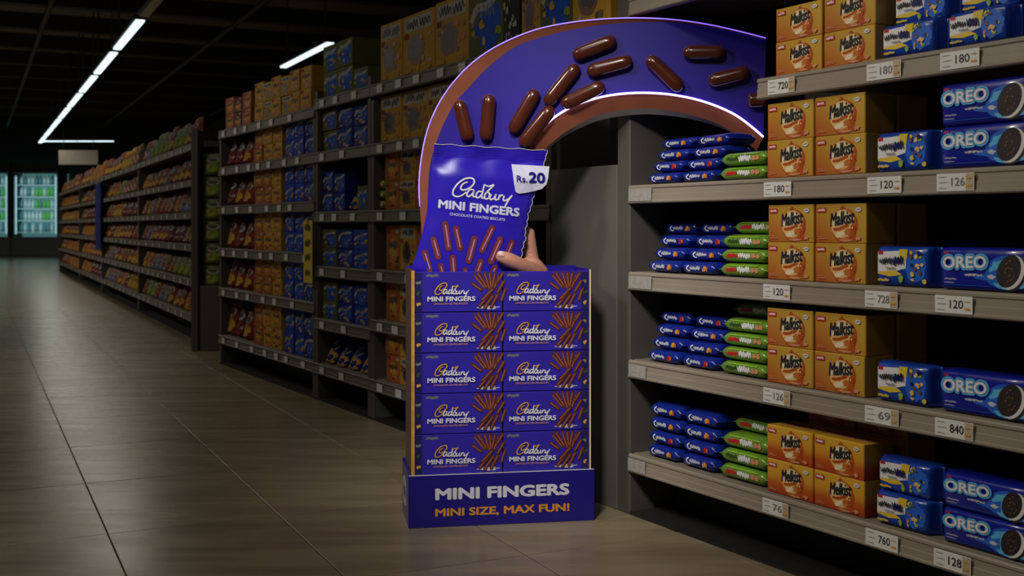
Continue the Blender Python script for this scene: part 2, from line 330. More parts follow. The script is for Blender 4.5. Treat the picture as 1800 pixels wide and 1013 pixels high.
for k in range(2):
    t = thing('ceiling_light', ['glowing crosswise tube light at the far end, left one', 'glowing crosswise tube light at the far end, right one'][k], 'light', (end.x+1.05+k*1.25, end.y-1.0, 4.0), 0, 'crosswise tube lights at the far end')
    new('housing', MB().box(-.6, .6, -.09, .09, .03, .09, 'housing').mesh('housing'), t)
    new('diffuser', MB().box(-.59, .59, -.075, .075, 0, .032, 'tube').mesh('diffuser'), t)
    new('hanger_rod', rod, t, (0, 0, .085), None, (1, 1, CEIL-4.085))
t = thing('hanging_sign', 'pale blank sign panel hanging under the ceiling at the aisle end', 'sign', (-14.3, 36.0, 3.1))
new('panel', MB().box(-.05, 1.2, 0, .05, 0, .46, 'sign_panel', .01).mesh('panel'), t)
for q in (.1, 1.05): new('hanger_rod', rod, t, (q, .025, .455), None, (1, 1, CEIL-3.555))

# ------------------------------------------------------------------ shelving units
def rail_mesh(L, m='rail'):
    pf = [(.004, 0), (-.003, -.002), (-.006, -.006), (-.006, -.013), (-.002, -.017), (-.003, -.038), (-.005, -.04), (-.006, -.06), (-.009, -.063), (-.009, -.069), (-.005, -.073), (.02, -.073), (.02, -.03), (.004, -.03)]
    return MB().prism(pf, 'x', 0, L, m).mesh('price_rail')
TAGM = MB().box(0, .075, -.0115, -.0095, -.062, -.016, 'paper').mesh('price_tag')
def shelf_unit(name, label, fr, s0, s1, levels, depth=.52, top=2.1, tags=True, rail='rail', board='shelf_board', span={}, posts=(1, 1), back=True, seed=1, tagstep=.28):
    rd = random.Random(seed); t = thing(name, label, 'shelf', fr.p(s0, 0), fr.a); L = s1-s0
    if back: new('back_panel', MB().box(.0, L, depth, depth+.02, 0, top, 'back_panel').mesh('back_panel'), t)
    if posts[0]: new('upright', MB().box(0, .045, .004, depth, 0, top, 'upright', .003).mesh('upright'), t)
    if posts[1]: new('upright', MB().box(L-.045, L, .004, depth, 0, top, 'upright', .003).mesh('upright'), t)
    new('kick_plate', MB().box(.045, L-.045, .2, .215, 0, min(levels)-.03, 'kick').mesh('kick_plate'), t)
    new('base_plate', MB().box(.0, L, .0, depth, 0, .012, 'kick').mesh('base_plate'), t)
    for z in levels:
        a, b = span.get(z, (0, L)); a2, b2 = a+(.0455 if a == 0 and posts[0] else 0), b-(.0455 if b == L and posts[1] else 0)
        sh = new('shelf_board', MB().box(a2, b2, .02, depth-.001, z-.03, z, board, .002).mesh('shelf_board'), t)
        rl = new('price_rail', rail_mesh(b-a, rail), sh, (a, 0, z))
        if tags:
            q = a+.12
            while q < b-.15:
                new('price_tag', TAGM, sh, (q, 0, z)); q += tagstep*rd.uniform(.75, 1.5)
    return t
Z = {1: 1.656, 2: 1.313, 3: .969, 4: .619, 5: .245, 0: 2.06}
shelf_unit('shelf_unit', 'near grey shelving unit on the right stacked with biscuits', NEAR, 0, 2.5, [Z[5], Z[4], Z[3], Z[2], Z[1], Z[0]], top=2.7, tags=False, span={Z[1]: (s_at(1333), 2.5)}, posts=(0, 1))
col = thing('column', 'dark grey boxed column between display and right shelving unit', 'column', NEAR.p(0, 0), NEAR.a)
sL = s_at(968)
new('post', MB().box(-.085, 0, 0, .56, 0, 2.7, 'upright', .004).mesh('post'), col)
new('front_panel', MB().box(sL, -.088, .0, .03, 0, 1.40, 'column_panel', .003).mesh('front_panel'), col)
new('side_panel', MB().box(sL, sL+.03, .03, .5, 0, 1.9, 'upright').mesh('side_panel'), col)
new('recess_back', MB().box(sL+.03, -.088, .3, .32, 0, 1.9, 'column_dark').mesh('recess_back'), col)
shelf_unit('shelf_unit', 'tall shelving unit of yellow cartons behind the purple arch', NEAR, s_at(651), sL-.004, [Z[5], .60, .896, 1.247, 1.642], top=1.9, rail='rail_dark', seed=3)
shelf_unit('top_shelf', 'long top shelf above the arch carrying large yellow cartons', NEAR, s_at(651), -.09, [1.994], top=2.7, rail='rail_dark', seed=4, posts=(0, 0))
shelf_unit('shelf_unit', 'narrow shelving bay of blue packs left of the display', NEAR, s_at(553), s_at(651)-.006, [Z[5], .542, .889, 1.247, 1.642, 1.994], top=2.05, rail='rail_dark', seed=5)
shelf_unit('shelf_unit', 'wide shelving bay of red, yellow and blue packs in mid aisle', NEAR, s_at(385), s_at(553)-.006, [Z[5], .640, .969, 1.32, 1.642, 1.95], top=1.95, rail='rail_dark', seed=6)
D = [0, -4.2, -9.0, -13.6, -19.5]; LVD = [.245, .605, .964, 1.295, 1.63, 2.0]
FARLAB = ['far shelving bay nearest the green bag rack', 'far shelving bay second from the green bag rack', 'far shelving bay third from the green bag rack', 'farthest shelving bay, next to the fridges']
for k in range(4):
    shelf_unit('shelf_unit', FARLAB[k], FAR, D[k+1]+.004, D[k]-.004, LVD, top=2.03 if k < 2 else 2.0, rail='rail_dark', seed=7+k, tagstep=.5 if k < 2 else .9, depth=.6)
# top_shelf keeps no floor parts
for c in list(bpy.data.objects['top_shelf'].children):
    if c.name.startswith(('kick_plate', 'base_plate')): bpy.data.objects.remove(c)
    elif c.name.startswith('back_panel'): c.data = MB().box(0, -.09-s_at(651), .52, .54, 1.96, 2.7, 'back_panel').mesh('back_panel')
for q in (.3, 1.3, 2.2):
    new('bracket', MB().box(q, q+.03, .05, .52, 1.93, 1.964, 'upright').mesh('bracket'), bpy.data.objects['top_shelf'])

# ------------------------------------------------------------------ packaged goods: one builder per kind, meshes shared
KIND = {}
def kind(key, name, body, parts): KIND[key] = (name, body, parts)
def put(key, fr, s, t, z, label, cat, group=None, scale=None, rot=0.0):
    if key in ('f_yellow', 'f_orange', 'f_malt', 'f_blue', 'f_navy', 'f_green'): key += random.choice(['', '2', '3'])
    name, body, parts = KIND[key]
    o = new(name, body, None, fr.p(s, t, z), fr.a+rot, scale)
    for n, me in parts: new(n, me, o)
    return tag(o, label, cat, group)

def superell(n, k, m=18):
    out = []
    for i in range(m):
        a = 2*math.pi*(i+.5)/m; c, q = math.cos(a), math.sin(a); out.append((math.copysign(abs(c)**(2/n), c), math.copysign(abs(q)**(2/n), q)))
    return out
def flow_pack(L, Dp, Hh, m, n=2.6, flat='z', fin=.06, seal='', tap=.12, seed=1):
    """flow-wrapped pack along x; its end seals lie flat (flat='z') or stand upright (flat='y')"""
    mb = MB(); rows = []; rd = random.Random(seed); cs = superell(n, 1)
    us = [0, fin*.5, fin, fin+.02, fin+tap*.35, fin+tap*.7, fin+tap, .33, .5, .67, 1-fin-tap, 1-fin-tap*.7, 1-fin-tap*.35, 1-fin-.02, 1-fin, 1-fin*.5, 1]
    for i, u in enumerate(us):
        e = min(u, 1-u); k = 0 if e <= fin else min(1, (e-fin)/tap); k = math.sin(k*math.pi/2)**.8 if k > 0 else 0
        row = []
        for c, q in cs:
            wz = rd.uniform(-.02, .02)
            if flat == 'z': y, zz = Dp/2+c*Dp/2*(.9+.1*k), Hh/2+q*Hh/2*(.05+.95*k)+(wz*Hh if e <= fin else 0)
            else: y, zz = Dp/2+c*Dp/2*(.04+.96*k)+(wz*Dp*.6 if e <= fin else 0), Hh/2+q*Hh/2*(.97+.03*k)
            row.append((u*L, y, zz))
        rows.append(row)
    mb.grid(rows, m, True, True); n2 = len(cs); B = len(mb.v)-n2
    mb.add([], [], m); mb.f += [list(range(n2)), list(range(B, B+n2))]; mb.m += [0, 0]; mb.sm += [False, False]
    return mb

# ---- orange biscuit carton
def malkist(W, Dp, Hh, base, word, seed):
    body = MB().box(0, W, 0, Dp, 0, Hh, base, .0025).mesh('biscuit_carton')
    p = Print(eps=.0002); cx, cz, r = W*.55, Hh*.47, Hh*.40
    p.ellipse(cx+.006, cz-.004, r*1.12, r*1.08, 'caramel', jag=.03, seed=seed); p.ellipse(cx, cz, r*1.05, r*1.0, 'biscuit_edge'); p.ellipse(cx-.002, cz+.002, r*.95, r*.9, 'biscuit', jag=.02, seed=seed+1)
    p.poly([(cx-r*.98, cz-r*.02), (cx-r*.7, cz+r*.62), (cx-r*.1, cz+r*.84), (cx+r*.5, cz+r*.72), (cx+r*.95, cz+r*.4), (cx+r*.5, cz+r*.05), (cx-r*.5, cz-r*.12)], 'cream')
    p.stroke([(cx-r*.8, cz-r*.3), (cx-r*.3, cz-r*.28), (cx+r*.2, cz-r*.12), (cx+r*.5, cz-r*.05)], r*.2, 'caramel'); p.ellipse(cx-r*.2, cz-r*.62, r*.42, r*.17, 'cream', rot=.25, jag=.15, seed=seed+2)
    p.ellipse(cx+r*.45, cz-r*.45, r*.3, r*.22, 'biscuit_edge', jag=.2, seed=seed+6); p.ellipse(cx+r*.85, cz-r*.3, r*.22, r*.34, 'caramel', jag=.2, seed=seed+7); p.ellipse(cx+r*.8, cz-r*.2, r*.05, r*.07, 'cream', n=8)
    p.ellipse(cx+r*.9, cz-r*.85, r*.42, r*.2, 'caramel', jag=.25, seed=seed+3); p.ellipse(cx+r*.25, cz-r*1.0, r*.55, r*.07, 'peach', jag=.3, seed=seed+4)
    p.poly([(cx-r*.25, cz+r*1.0), (cx, cz+r*1.22), (cx+r*.2, cz+r*1.0)], 'caramel')
    p.rect(W*.04, W*.22, Hh*.78, Hh*.9, 'red_badge'); p.scribble(W*.06, W*.2, Hh*.81, Hh*.87, .003, 'white', 5, seed+5)
    p.ellipse(W*.86, Hh*.84, W*.055, Hh*.055, 'white'); p.scribble(W*.82, W*.9, Hh*.82, Hh*.86, .0016, 'greyink', 4, seed)
    p.scribble(W*.06, W*.22, Hh*.1, Hh*.13, .0014, 'peach', 9, seed+1); p.scribble(W*.06, W*.17, Hh*.15, Hh*.17, .0014, 'peach', 6, seed+2); p.ellipse(W*.86, Hh*.13, W*.05, Hh*.05, 'peach', jag=.3, seed=seed)
    q = Print(eps=.0002); q.layer = 14; q.text(word, cx-r*1.02, cz-r*.14, r*1.98, r*.86, 'ink', .026, .15, uz=(0, 1), ux=(1, .12))
    top = Print(f=lambda x, y, d: (x, y, Hh+d)); top.rect(W*.1, W*.9, Dp*.3, Dp*.7, 'peach'); top.scribble(W*.2, W*.8, Dp*.4, Dp*.6, .003, 'red_badge', 6, seed)
    return body, [('front_print', p.mesh('front_print')), ('lettering', q.mesh('lettering')), ('top_print', top.mesh('top_print'))]
b, p = malkist(.212, .13, .126, 'malkist', 'Malkist', 1); kind('malkist', 'biscuit_carton', b, p)
b, p = malkist(.212, .13, .113, 'malkist', 'Malkist', 5); kind('malkist_low', 'biscuit_carton', b, p)
b, p = malkist(.212, .13, .114, 'malkist_red', 'Melkist', 9); kind('malkist_red', 'biscuit_carton', b, p)

# ---- blue cookie pack
def cookie_pack(L, Dp, Hh):
    body = flow_pack(L, Dp, Hh, 'oreo_blue', 7, 'y', .035, tap=.05).mesh('cookie_pack')
    p = Print(eps=.0002); h = Hh; sp = Print(eps=.0002)
    p.ellipse(L*.73, h*.44, L*.23, h*.40, 'mid_print', jag=.06, seed=2); p.ellipse(L*.73, h*.42, L*.19, h*.36, 'sky_print', jag=.1, seed=3)
    p.poly([(L*.38, h*.3), (L*.62, h*.2), (L*.62, h*.52)], 'mid_print')
    p.ellipse(L*.765, h*.43, h*.31, h*.42, 'cookie', rot=-.5); p.ellipse(L*.745, h*.455, h*.30, h*.41, 'cookie_cream', rot=-.5); p.ellipse(L*.72, h*.48, h*.285, h*.395, 'cookie', rot=-.5)
    rd = random.Random(4)
    for i in range(12):
        a, r = rd.uniform(0, 6.28), rd.uniform(.2, .85); p.ellipse(L*.72+h*.22*r*math.cos(a), h*.48+h*.3*r*math.sin(a), h*.02, h*.035, 'brown_print', 12, rot=a, n=8)
    p.ellipse(L*.56, h*.34, L*.035, h*.05, 'pale_print', jag=.3, seed=6)
    bd = Print(eps=.0002); bd.rect(L*.1, L*.145, h*.84, h*.9, 'red_badge'); sp.scribble(L*.1, L*.22, h*.24, h*.27, .0016, 'pale_print', 8, 3); sp.scribble(L*.1, L*.2, h*.16, h*.18, .0014, 'pale_print', 6, 4); sp.rect(L*.1, L*.55, h*.115, h*.125, 'mid_print')
    sp.scribble(L*.3, L*.47, h*.34, h*.39, .0024, 'pale_print', 11, 5)
    q = Print(eps=.0002); q.layer = 16; up = (1, .03)
    q.text('OREO', L*.065, h*.43, L*.48, h*.42, 'mid_print', .11, ux=up, layer=15); q.text('OREO', L*.072, h*.445, L*.466, h*.39, 'sky_print', .085, ux=up, layer=16); q.text('OREO', L*.087, h*.485, L*.436, h*.312, 'deep_blue', .045, ux=up, layer=18); q.text('OREO', L*.092, h*.495, L*.426, h*.29, 'white', .03, ux=up, layer=20)
    return body, [('cookie_picture', p.mesh('cookie_picture')), ('badge', bd.mesh('badge')), ('small_print', sp.mesh('small_print')), ('lettering', q.mesh('lettering'))]
for nm, hh in (('oreo', .121), ('oreo_low', .100)):
    b, p = cookie_pack(.338, .10, hh); kind(nm, 'cookie_pack', b, p)
# ---- blue assorted pack with white panel
def party_pack(L, Dp, Hh, seed):
    body = flow_pack(L, Dp, Hh, 'party_blue', 6, 'y', .045, tap=.07, seed=seed).mesh('assorted_pack')
    p = Print(eps=.0002); h = Hh; rd = random.Random(seed)
    p.ellipse(L*.72, h*.5, L*.17, h*.38, 'mid_print', jag=.08, seed=seed)
    p.poly([(L*.1, h*.32), (L*.1, h*.86), (L*.58, h*.9), (L*.56, h*.46), (L*.3, h*.34)], 'white'); p.poly([(L*.44, h*.62), (L*.46, h*.93), (L*.6, h*.93), (L*.57, h*.66)], 'yellow_print')
    p.poly([(L*.1, h*.3), (L*.12, h*.36), (L*.4, h*.4), (L*.5, h*.3), (L*.3, h*.24)], 'yellow_print'); p.rect(L*.11, L*.19, h*.79, h*.88, 'red_badge')
    for i in range(17):
        x, z = rd.uniform(.6, .87)*L, rd.uniform(.12, .88)*h; p.ellipse(x, z, h*rd.uniform(.03, .08), h*rd.uniform(.03, .07), rd.choice(['brown_print', 'biscuit', 'yellow_print', 'lime_print', 'peach', 'deep_blue']), rot=rd.uniform(0, 3), jag=.25, seed=i, n=9)
    p.ellipse(L*.5, h*.2, h*.07, h*.09, 'lime_print', jag=.3, seed=seed); p.scribble(L*.12, L*.3, h*.12, h*.18, .003, 'yellow_print', 8, seed)
    q = Print(eps=.0002); q.layer = 26; q.scribble(L*.13, L*.36, h*.56, h*.70, .0035, 'ink', 7, seed+2); q.scribble(L*.37, L*.53, h*.54, h*.76, .006, 'deep_blue', 4, seed+3); q.scribble(L*.25, L*.4, h*.44, h*.48, .002, 'greyink', 7, seed+4)
    return body, [('front_print', p.mesh('front_print')), ('lettering', q.mesh('lettering'))]
for nm, hh, sd in (('party', .12, 3), ('party_low', .10, 8)):
    b, p = party_pack(.226, .09, hh, sd); kind(nm, 'assorted_pack', b, p)
# ---- rolls of biscuits, blue and green
def roll_pack(L, Dp, Hh, green, seed):
    n = 3.2; body = flow_pack(L, Dp, Hh, 'roll_green' if green else 'roll_blue', n, 'z', .05, tap=.10, seed=seed).mesh('biscuit_roll')
    def f(x, z, d):
        e = min(x/L, 1-x/L); k = math.sin(max(.05, min(1, (e-.05)/.10))*math.pi/2)**.8
        q = max(-.97, min(.97, (z-Hh/2)/(Hh/2*k))); return (x, Dp/2-Dp/2*(1-abs(q)**n)**(1/n)-d, z)
    p = Print(f, .0006); rd = random.Random(seed)
    if green:
        p.scribble(L*.18, L*.4, Hh*.4, Hh*.6, .008, 'red_badge' if seed % 2 else 'dark_green', 5, seed); p.scribble(L*.42, L*.66, Hh*.36, Hh*.7, .007, 'white', 6, seed+1)
        for x in (.72, .8): p.ellipse(L*x, Hh*.5, Hh*.22, Hh*.18, 'peach', jag=.25, seed=seed+int(x*100), n=10)
        p.capsule(L*.2, Hh*.82, L*.8, Hh*.82, .002, 'lime_print')
    else:
        p.stroke([(L*.26, Hh*.7), (L*.2, Hh*.5), (L*.25, Hh*.3), (L*.3, Hh*.32)], .006, 'white'); p.scribble(L*.29, L*.58, Hh*.4, Hh*.62, .0045, 'pale_print', 7, seed)
        p.ellipse(L*.7, Hh*.45, Hh*.28, Hh*.16, 'orange_print' if seed % 2 else 'red_badge', jag=.3, seed=seed, rot=.7, n=10); p.ellipse(L*.77, Hh*.45, Hh*.12, Hh*.16, 'biscuit_edge', jag=.3, seed=seed+1, n=10)
    return body, [('front_print', p.mesh('front_print'))]
for sd in range(3):
    b, p = roll_pack(.225, .14, .052, False, 11+sd); kind(f'blue{sd}', 'biscuit_roll', b, p)
    b, p = roll_pack(.29, .13, .052, True, 21+sd); kind(f'green{sd}', 'biscuit_roll', b, p)

# ---- plainer goods further back, unit size
def far_carton(key, base, seed, art):
    rd = random.Random(seed); p = Print(eps=.0009)
    if art == 'biscuit':
        p.rect(.08, .92, .72, .94, 'far_pale'); p.scribble(.13, .5, .77, .9, .035, 'ink', 5, seed); p.scribble(.55, .88, .77, .9, .04, 'ink', 4, seed+1); p.ellipse(.42, .4, .27, .25, 'brown_print', jag=.06, seed=seed); p.ellipse(.42, .42, .2, .18, 'choc_dark', jag=.25, seed=seed)
        for i in range(9): p.ellipse(rd.uniform(.1, .92), rd.uniform(.08, .62), rd.uniform(.03, .08), rd.uniform(.03, .06), rd.choice(['brown_print', 'far_cream', 'choc_dark', 'caramel', 'far_pale']), jag=.25, seed=i, n=9)
        p.rect(.06, .3, .04, .12, 'far_cream'); p.rect(.06, .2, .62, .7, 'far_red')
    elif art == 'malt':
        p.ellipse(.55, .42, .34, .32, 'biscuit_edge', jag=.08, seed=seed); p.ellipse(.5, .48, .25, .22, 'far_cream', jag=.1, seed=seed+1); p.scribble(.2, .82, .46, .66, .045, 'ink', 6, seed); p.rect(.06, .3, .8, .93, 'far_red'); p.rect(.7, .92, .82, .9, 'far_pale')
        for i in range(7): p.ellipse(rd.uniform(.1, .9), rd.uniform(.06, .3), rd.uniform(.04, .08), rd.uniform(.03, .05), rd.choice(['far_cream', 'brown_print', 'caramel', 'choc_dark']), jag=.3, seed=i, n=9)
    elif art == 'swash':
        p.ellipse(.6, .45, .32, .4, 'far_blue', jag=.14, seed=seed); p.stroke([(.08, rd.uniform(.4, .6)), (.25, rd.uniform(.6, .75)), (.55, rd.uniform(.6, .8)), (.9, rd.uniform(.75, .92))], .13, 'far_pale'); p.scribble(.2, .75, .6, .78, .03, 'deep_blue', 5, seed)
        for i in range(10): p.ellipse(rd.uniform(.12, .9), rd.uniform(.08, .5), rd.uniform(.04, .11), rd.uniform(.03, .09), rd.choice(['far_cream', 'brown_print', 'far_lime', 'far_blue', 'orange_print', 'deep_blue']), jag=.3, seed=i, n=9)
    elif art == 'fleck':
        for i in range(16): p.ellipse(rd.uniform(.1, .9), rd.uniform(.1, .9), rd.uniform(.03, .09), rd.uniform(.03, .07), 'far_pale', jag=.3, seed=i, n=8)
    me = MB().box(0, 1, 0, 1, 0, 1, base, .012).mesh('snack_carton'); kind(key, 'snack_carton', me, [('front_print', p.mesh('front_print'))])
def far_pouch(key, base, c2, c3, seed, name='snack_pouch'):
    def prof(u, v): # u across, v up: thickness of a standing pouch
        return (max(0, math.sin(math.pi*u))**.5)*(.5*(1-max(0, (v-.1)/.9))**.6+.02)*(min(1, v/.06+.6))
    rows_f, rows_b = [], []; rd = random.Random(seed)
    for j in range(9):
        v = j/8; w = .5-.05*math.sin(math.pi*v)*(1 if v < .9 else .3); rf, rb = [], []
        for i in range(9):
            u = i/8; x = .5+(u-.5)*2*w; d = prof(u, v); rf.append((x, .5-d, v)); rb.append((x, .5+d, v))
        rows_f.append(rf); rows_b.append(rb)
    mb = MB().grid(rows_f, base).grid(rows_b, base)
    mb.add([rows_f[0][i] for i in range(9)]+[rows_b[0][8-i] for i in range(9)], [list(range(18))], base); mb.grid([rows_f[8], rows_b[8]], base)
    p = Print(lambda x, z, d: (x, .5-prof(max(.02, min(.98, .5+(x-.5)/.92)), z)-.012-d, z), .0012)
    p.ellipse(.5, .68, .32, .13, c2, jag=.08, seed=seed); p.scribble(.28, .72, .63, .72, .035, 'ink', 5, seed); p.ellipse(.52, .32, .3, .2, c3, jag=.15, seed=seed+1); [p.ellipse(rd.uniform(.22, .78), rd.uniform(.12, .5), rd.uniform(.04, .1), rd.uniform(.03, .07), rd.choice([c2, c3, 'brown_print', 'far_cream']), jag=.3, seed=seed+i, n=9) for i in range(7)]; p.scribble(.3, .7, .84, .9, .03, c2, 5, seed+3)
    kind(key, name, mb.mesh(name), [('front_print', p.mesh('front_print'))])
far_carton('f_yellow', 'pack_yellow', 1, 'biscuit'); far_carton('f_orange', 'pack_orange', 2, 'malt'); far_carton('f_malt', 'pack_yellow', 3, 'malt'); far_carton('f_blue', 'pack_blue', 4, 'swash'); far_carton('f_navy', 'pack_navy', 5, 'swash')
far_carton('f_green', 'pack_olive', 6, 'swash');
for _k, _b, _a in (('f_yellow', 'pack_yellow', 'biscuit'), ('f_orange', 'pack_orange', 'malt'), ('f_malt', 'pack_yellow', 'malt'), ('f_blue', 'pack_blue', 'swash'), ('f_navy', 'pack_navy', 'swash'), ('f_green', 'pack_olive', 'swash')):
    for _i in (2, 3): far_carton(_k+str(_i), _b, 40+_i*7+len(_k), _a)
far_carton('f_dark', 'pack_charcoal', 7, 'fleck'); far_carton('f_maroon', 'pack_maroon', 8, 'malt')
far_pouch('p_red', 'pack_red', 'far_pale', 'far_cream', 11); far_pouch('p_maroon', 'pack_maroon', 'far_pale', 'far_red', 12); far_pouch('p_green', 'pack_green', 'far_pale', 'far_lime', 13); far_pouch('p_yellow', 'pack_yellow', 'far_red', 'far_cream', 14); far_pouch('p_orange', 'pack_orange', 'far_cream', 'far_cream', 15)
far_pouch('p_white', 'pack_white', 'far_red', 'far_blue', 16); far_pouch('p_pink', 'pack_pink', 'far_pale', 'far_red', 17); far_pouch('p_brown', 'pack_brown', 'far_cream', 'caramel', 18); far_pouch('p_navy', 'pack_navy', 'far_pale', 'far_cream', 19)
CNAME = dict(f_yellow='yellow biscuit-picture carton', f_orange='orange carton', f_malt='yellow carton', f_blue='blue carton', f_navy='dark blue carton', f_green='olive green carton', f_dark='black speckled carton', f_maroon='maroon carton', p_red='red pouch', p_maroon='maroon pouch', p_green='green pouch', p_yellow='yellow pouch', p_orange='orange pouch', p_white='white pouch', p_pink='pink pouch', p_brown='brown pouch', p_navy='dark blue pouch')

# ------------------------------------------------------------------ goods on the near right unit
SH = {5: 'bottom shelf', 4: 'second shelf up', 3: 'third shelf up', 2: 'fourth shelf up', 1: 'highest full shelf'}
LAY = ['bottom', 'second', 'third', 'fourth', 'top']
def stack(key, n, lv, s, t, hh, dt, lab, grp, ds=0.0, backfrom=9, sback=0):
    for k in range(n):
        kk = key+str((k*2+lv) % 3); word = ['lowest', 'second lowest', 'third lowest', 'fourth lowest', 'topmost'][k] if k < n-1 else 'topmost'
        put(kk, NEAR, s+ds*k+random.uniform(-.003, .003), t+dt*k+(sback if k >= backfrom else 0), Z[lv]+.0008+k*(hh+.0006), f'{word} {lab} on right unit, {SH[lv]}', 'biscuit pack', grp, (.91 if key == 'blue' else .90, 1, hh/.052), random.uniform(-.012, .012))
for lv in (2, 3, 4, 5):
    hh = .053 if lv == 5 else (.0455 if lv == 2 else .049); dt = .024 if lv == 2 else .03 if lv < 4 else (.02 if lv == 4 else .004)
    stack('blue', 4, lv, .066, .03, hh, dt, 'blue biscuit roll, left stack of two', 'blue biscuit rolls on the right unit')
    stack('blue', 4, lv, .279, .03, hh, dt, 'blue biscuit roll, stack beside green rolls', 'blue biscuit rolls on the right unit')
    n = {2: 2, 3: 4, 4: 5, 5: 4}[lv]
    stack('green', n, lv, .49, .03, .05 if lv != 5 else .054, .006, 'green biscuit roll', 'green biscuit rolls on the right unit', backfrom=n-1 if lv > 2 else 9, sback=.05)
def cartons(key, lv, s0, hh, rows, t, lab):
    for c in range(2):
        for r in range(rows):
            w = f"{['lower', 'upper', 'third-tier'][r]} {['left', 'right'][c]} orange biscuit carton of the {lab}, right unit, {SH[lv]}"
            put(key, NEAR, s0+c*.221+random.uniform(-.002, .002), t+r*.001, Z[lv]+.0008+r*(hh+.0006), w, 'biscuit carton', 'orange biscuit cartons on the right unit', None, random.uniform(-.012, .012))
cartons('malkist', 2, s_at(1349, t=.02), .126, 2, .02, 'front four'); cartons('malkist', 3, s_at(1350, t=.02), .126, 2, .02, 'front four'); cartons('malkist', 4, s_at(1348, t=.02), .126, 2, .02, 'front four')
cartons('malkist_red', 5, s_at(1348, t=.02), .114, 2, .02, 'front four'); cartons('malkist_low', 1, s_at(1364, t=.02), .113, 2, .02, 'front four')
for lv in (2, 3, 4): cartons('malkist', lv, s_at(1350, t=.02)+.0, .126, 2, .165, 'back row')
cartons('malkist_low', 5, s_at(1348, t=.02)+.01, .113, 3, .2, 'back row')
def pk(key, lv, s, t, k, hh, lab, cat, grp): put(key, NEAR, s, t, Z[lv]+.0008+k*(hh+.0008), lab+f', right unit, {SH[lv]}', cat, grp, None, random.uniform(-.012, .012))
GP, GO = 'assorted biscuit packs on the right unit', 'blue cookie packs on the right unit'
for lv in (2, 3, 4): pk('party', lv, s_at(1531, t=.015), .02, 0, .12, 'blue assorted pack with white panel beside cookie pack', 'biscuit pack', GP)
for k in range(2): pk('party_low', 5, s_at(1530, t=.015), .02+.012*k, k, .1, ['lower', 'upper'][k]+' blue assorted pack with white panel', 'biscuit pack', GP)
for k in range(2): pk('party', 3, 1.72, .33, k, .12, ['lower', 'upper'][k]+' shadowed blue assorted pack behind the cookie pack', 'biscuit pack', GP)
for c in range(3):
    for r in range(2): pk('party_low', 1, s_at(1541, t=.015)+c*.24, .02+.055*r, r, .1, f"{['lower', 'upper'][r]} blue assorted pack, {['left', 'middle', 'right'][c]} of three", 'biscuit pack', GP)
so = s_at(1641, t=.015)
for k in range(2): pk('oreo', 2, so, .02, k, .121, ['lower', 'upper'][k]+' blue sandwich cookie pack of two', 'cookie pack', GO)
pk('oreo', 3, so, .02, 0, .121, 'blue sandwich cookie pack lying alone', 'cookie pack', GO); pk('oreo', 4, so, .02, 0, .121, 'blue sandwich cookie pack lying alone', 'cookie pack', GO)
for k in range(2): pk('oreo_low', 5, so+.005, .02+.004*k, k, .1, ['lower', 'upper'][k]+' blue sandwich cookie pack of two', 'cookie pack', GO)

# price tags slid into the rails of the near unit
def price(lv, a, b, txt, lab, faint=False, patch=True):
    s0, s1 = s_at(a, t=-.008), s_at(b, t=-.008); w = s1-s0; o = thing('price_tag', lab+f' on right unit, {SH[lv]}', 'price tag', NEAR.p(s0, -.0105, Z[lv]), NEAR.a, 'price tags on the right unit')
    h0, h1 = -.064, -.014
    new('card', MB().box(0, w, -.0012, 0, h0, h1, 'clear_tag' if txt is None else 'paper').mesh('card'), o)
    p = Print(lambda x, z, d: (x, -.0012-d, z), .0004)
    if txt is None: p.scribble(w*.2, w*.5, h0+.015, h0+.02, .001, 'greyink', 6, lv)
    else:
        ink = 'greyink' if faint else 'ink'
        if patch: p.rect(w*.78, w*.985, h0+.002, h1-.002, 'beige')
        p.text(txt, w*.40, h0+.014, w*.36, .024, ink, .012)
        for q, ww in ((.8, .2), (.5, .26), (.18, .22)): p.scribble(w*.06, w*(.06+ww), h0+.05*q-.001, h0+.05*q+.0015, .0012, 'greyink', 6, int(q*10))
        p.rect(w*.8, w*.94, h0+.012, h0+.018, 'gold'); p.rect(w*.8, w*.94, h0+.034, h0+.036, 'gold')
    new('printing', p.mesh('printing'), o)
price(1, 1351, 1398, '720', 'leftmost price tag reading 720'); price(1, 1525, 1585, '180', 'faded middle price tag reading 180', True); price(1, 1654, 1723, '180', 'rightmost price tag reading 180', False, False)
price(2, 1344, 1392, '180', 'leftmost white price tag reading 180', False, False); price(2, 1526, 1586, '120', 'middle white price tag reading 120', False, False); price(2, 1648, 1714, '126', 'faded rightmost price tag reading 126', True); price(2, 1106, 1146, None, 'clear blank tag at the left end')
price(3, 1343, 1390, '120', 'left white price tag reading 120', False, False); price(3, 1522, 1579, '728', 'faded price tag reading 728', True); price(3, 1645, 1711, '120', 'right white price tag reading 120', False, False); price(3, 1106, 1146, None, 'clear blank tag at the left end')
price(4, 1343, 1390, '126', 'leftmost faded price tag reading 126', True); price(4, 1522, 1581, '69', 'faded middle price tag reading 69', True); price(4, 1645, 1712, '840', 'white price tag reading 840'); price(4, 1106, 1136, None, 'clear blank tag at the left end')
price(5, 1342, 1387, '76', 'faded price tag under the orange cartons', True); price(5, 1523, 1580, '760', 'middle white price tag reading 760', False, False); price(5, 1643, 1708, '128', 'rightmost price tag reading 128'); price(5, 1105, 1135, None, 'clear blank tag at the left end')

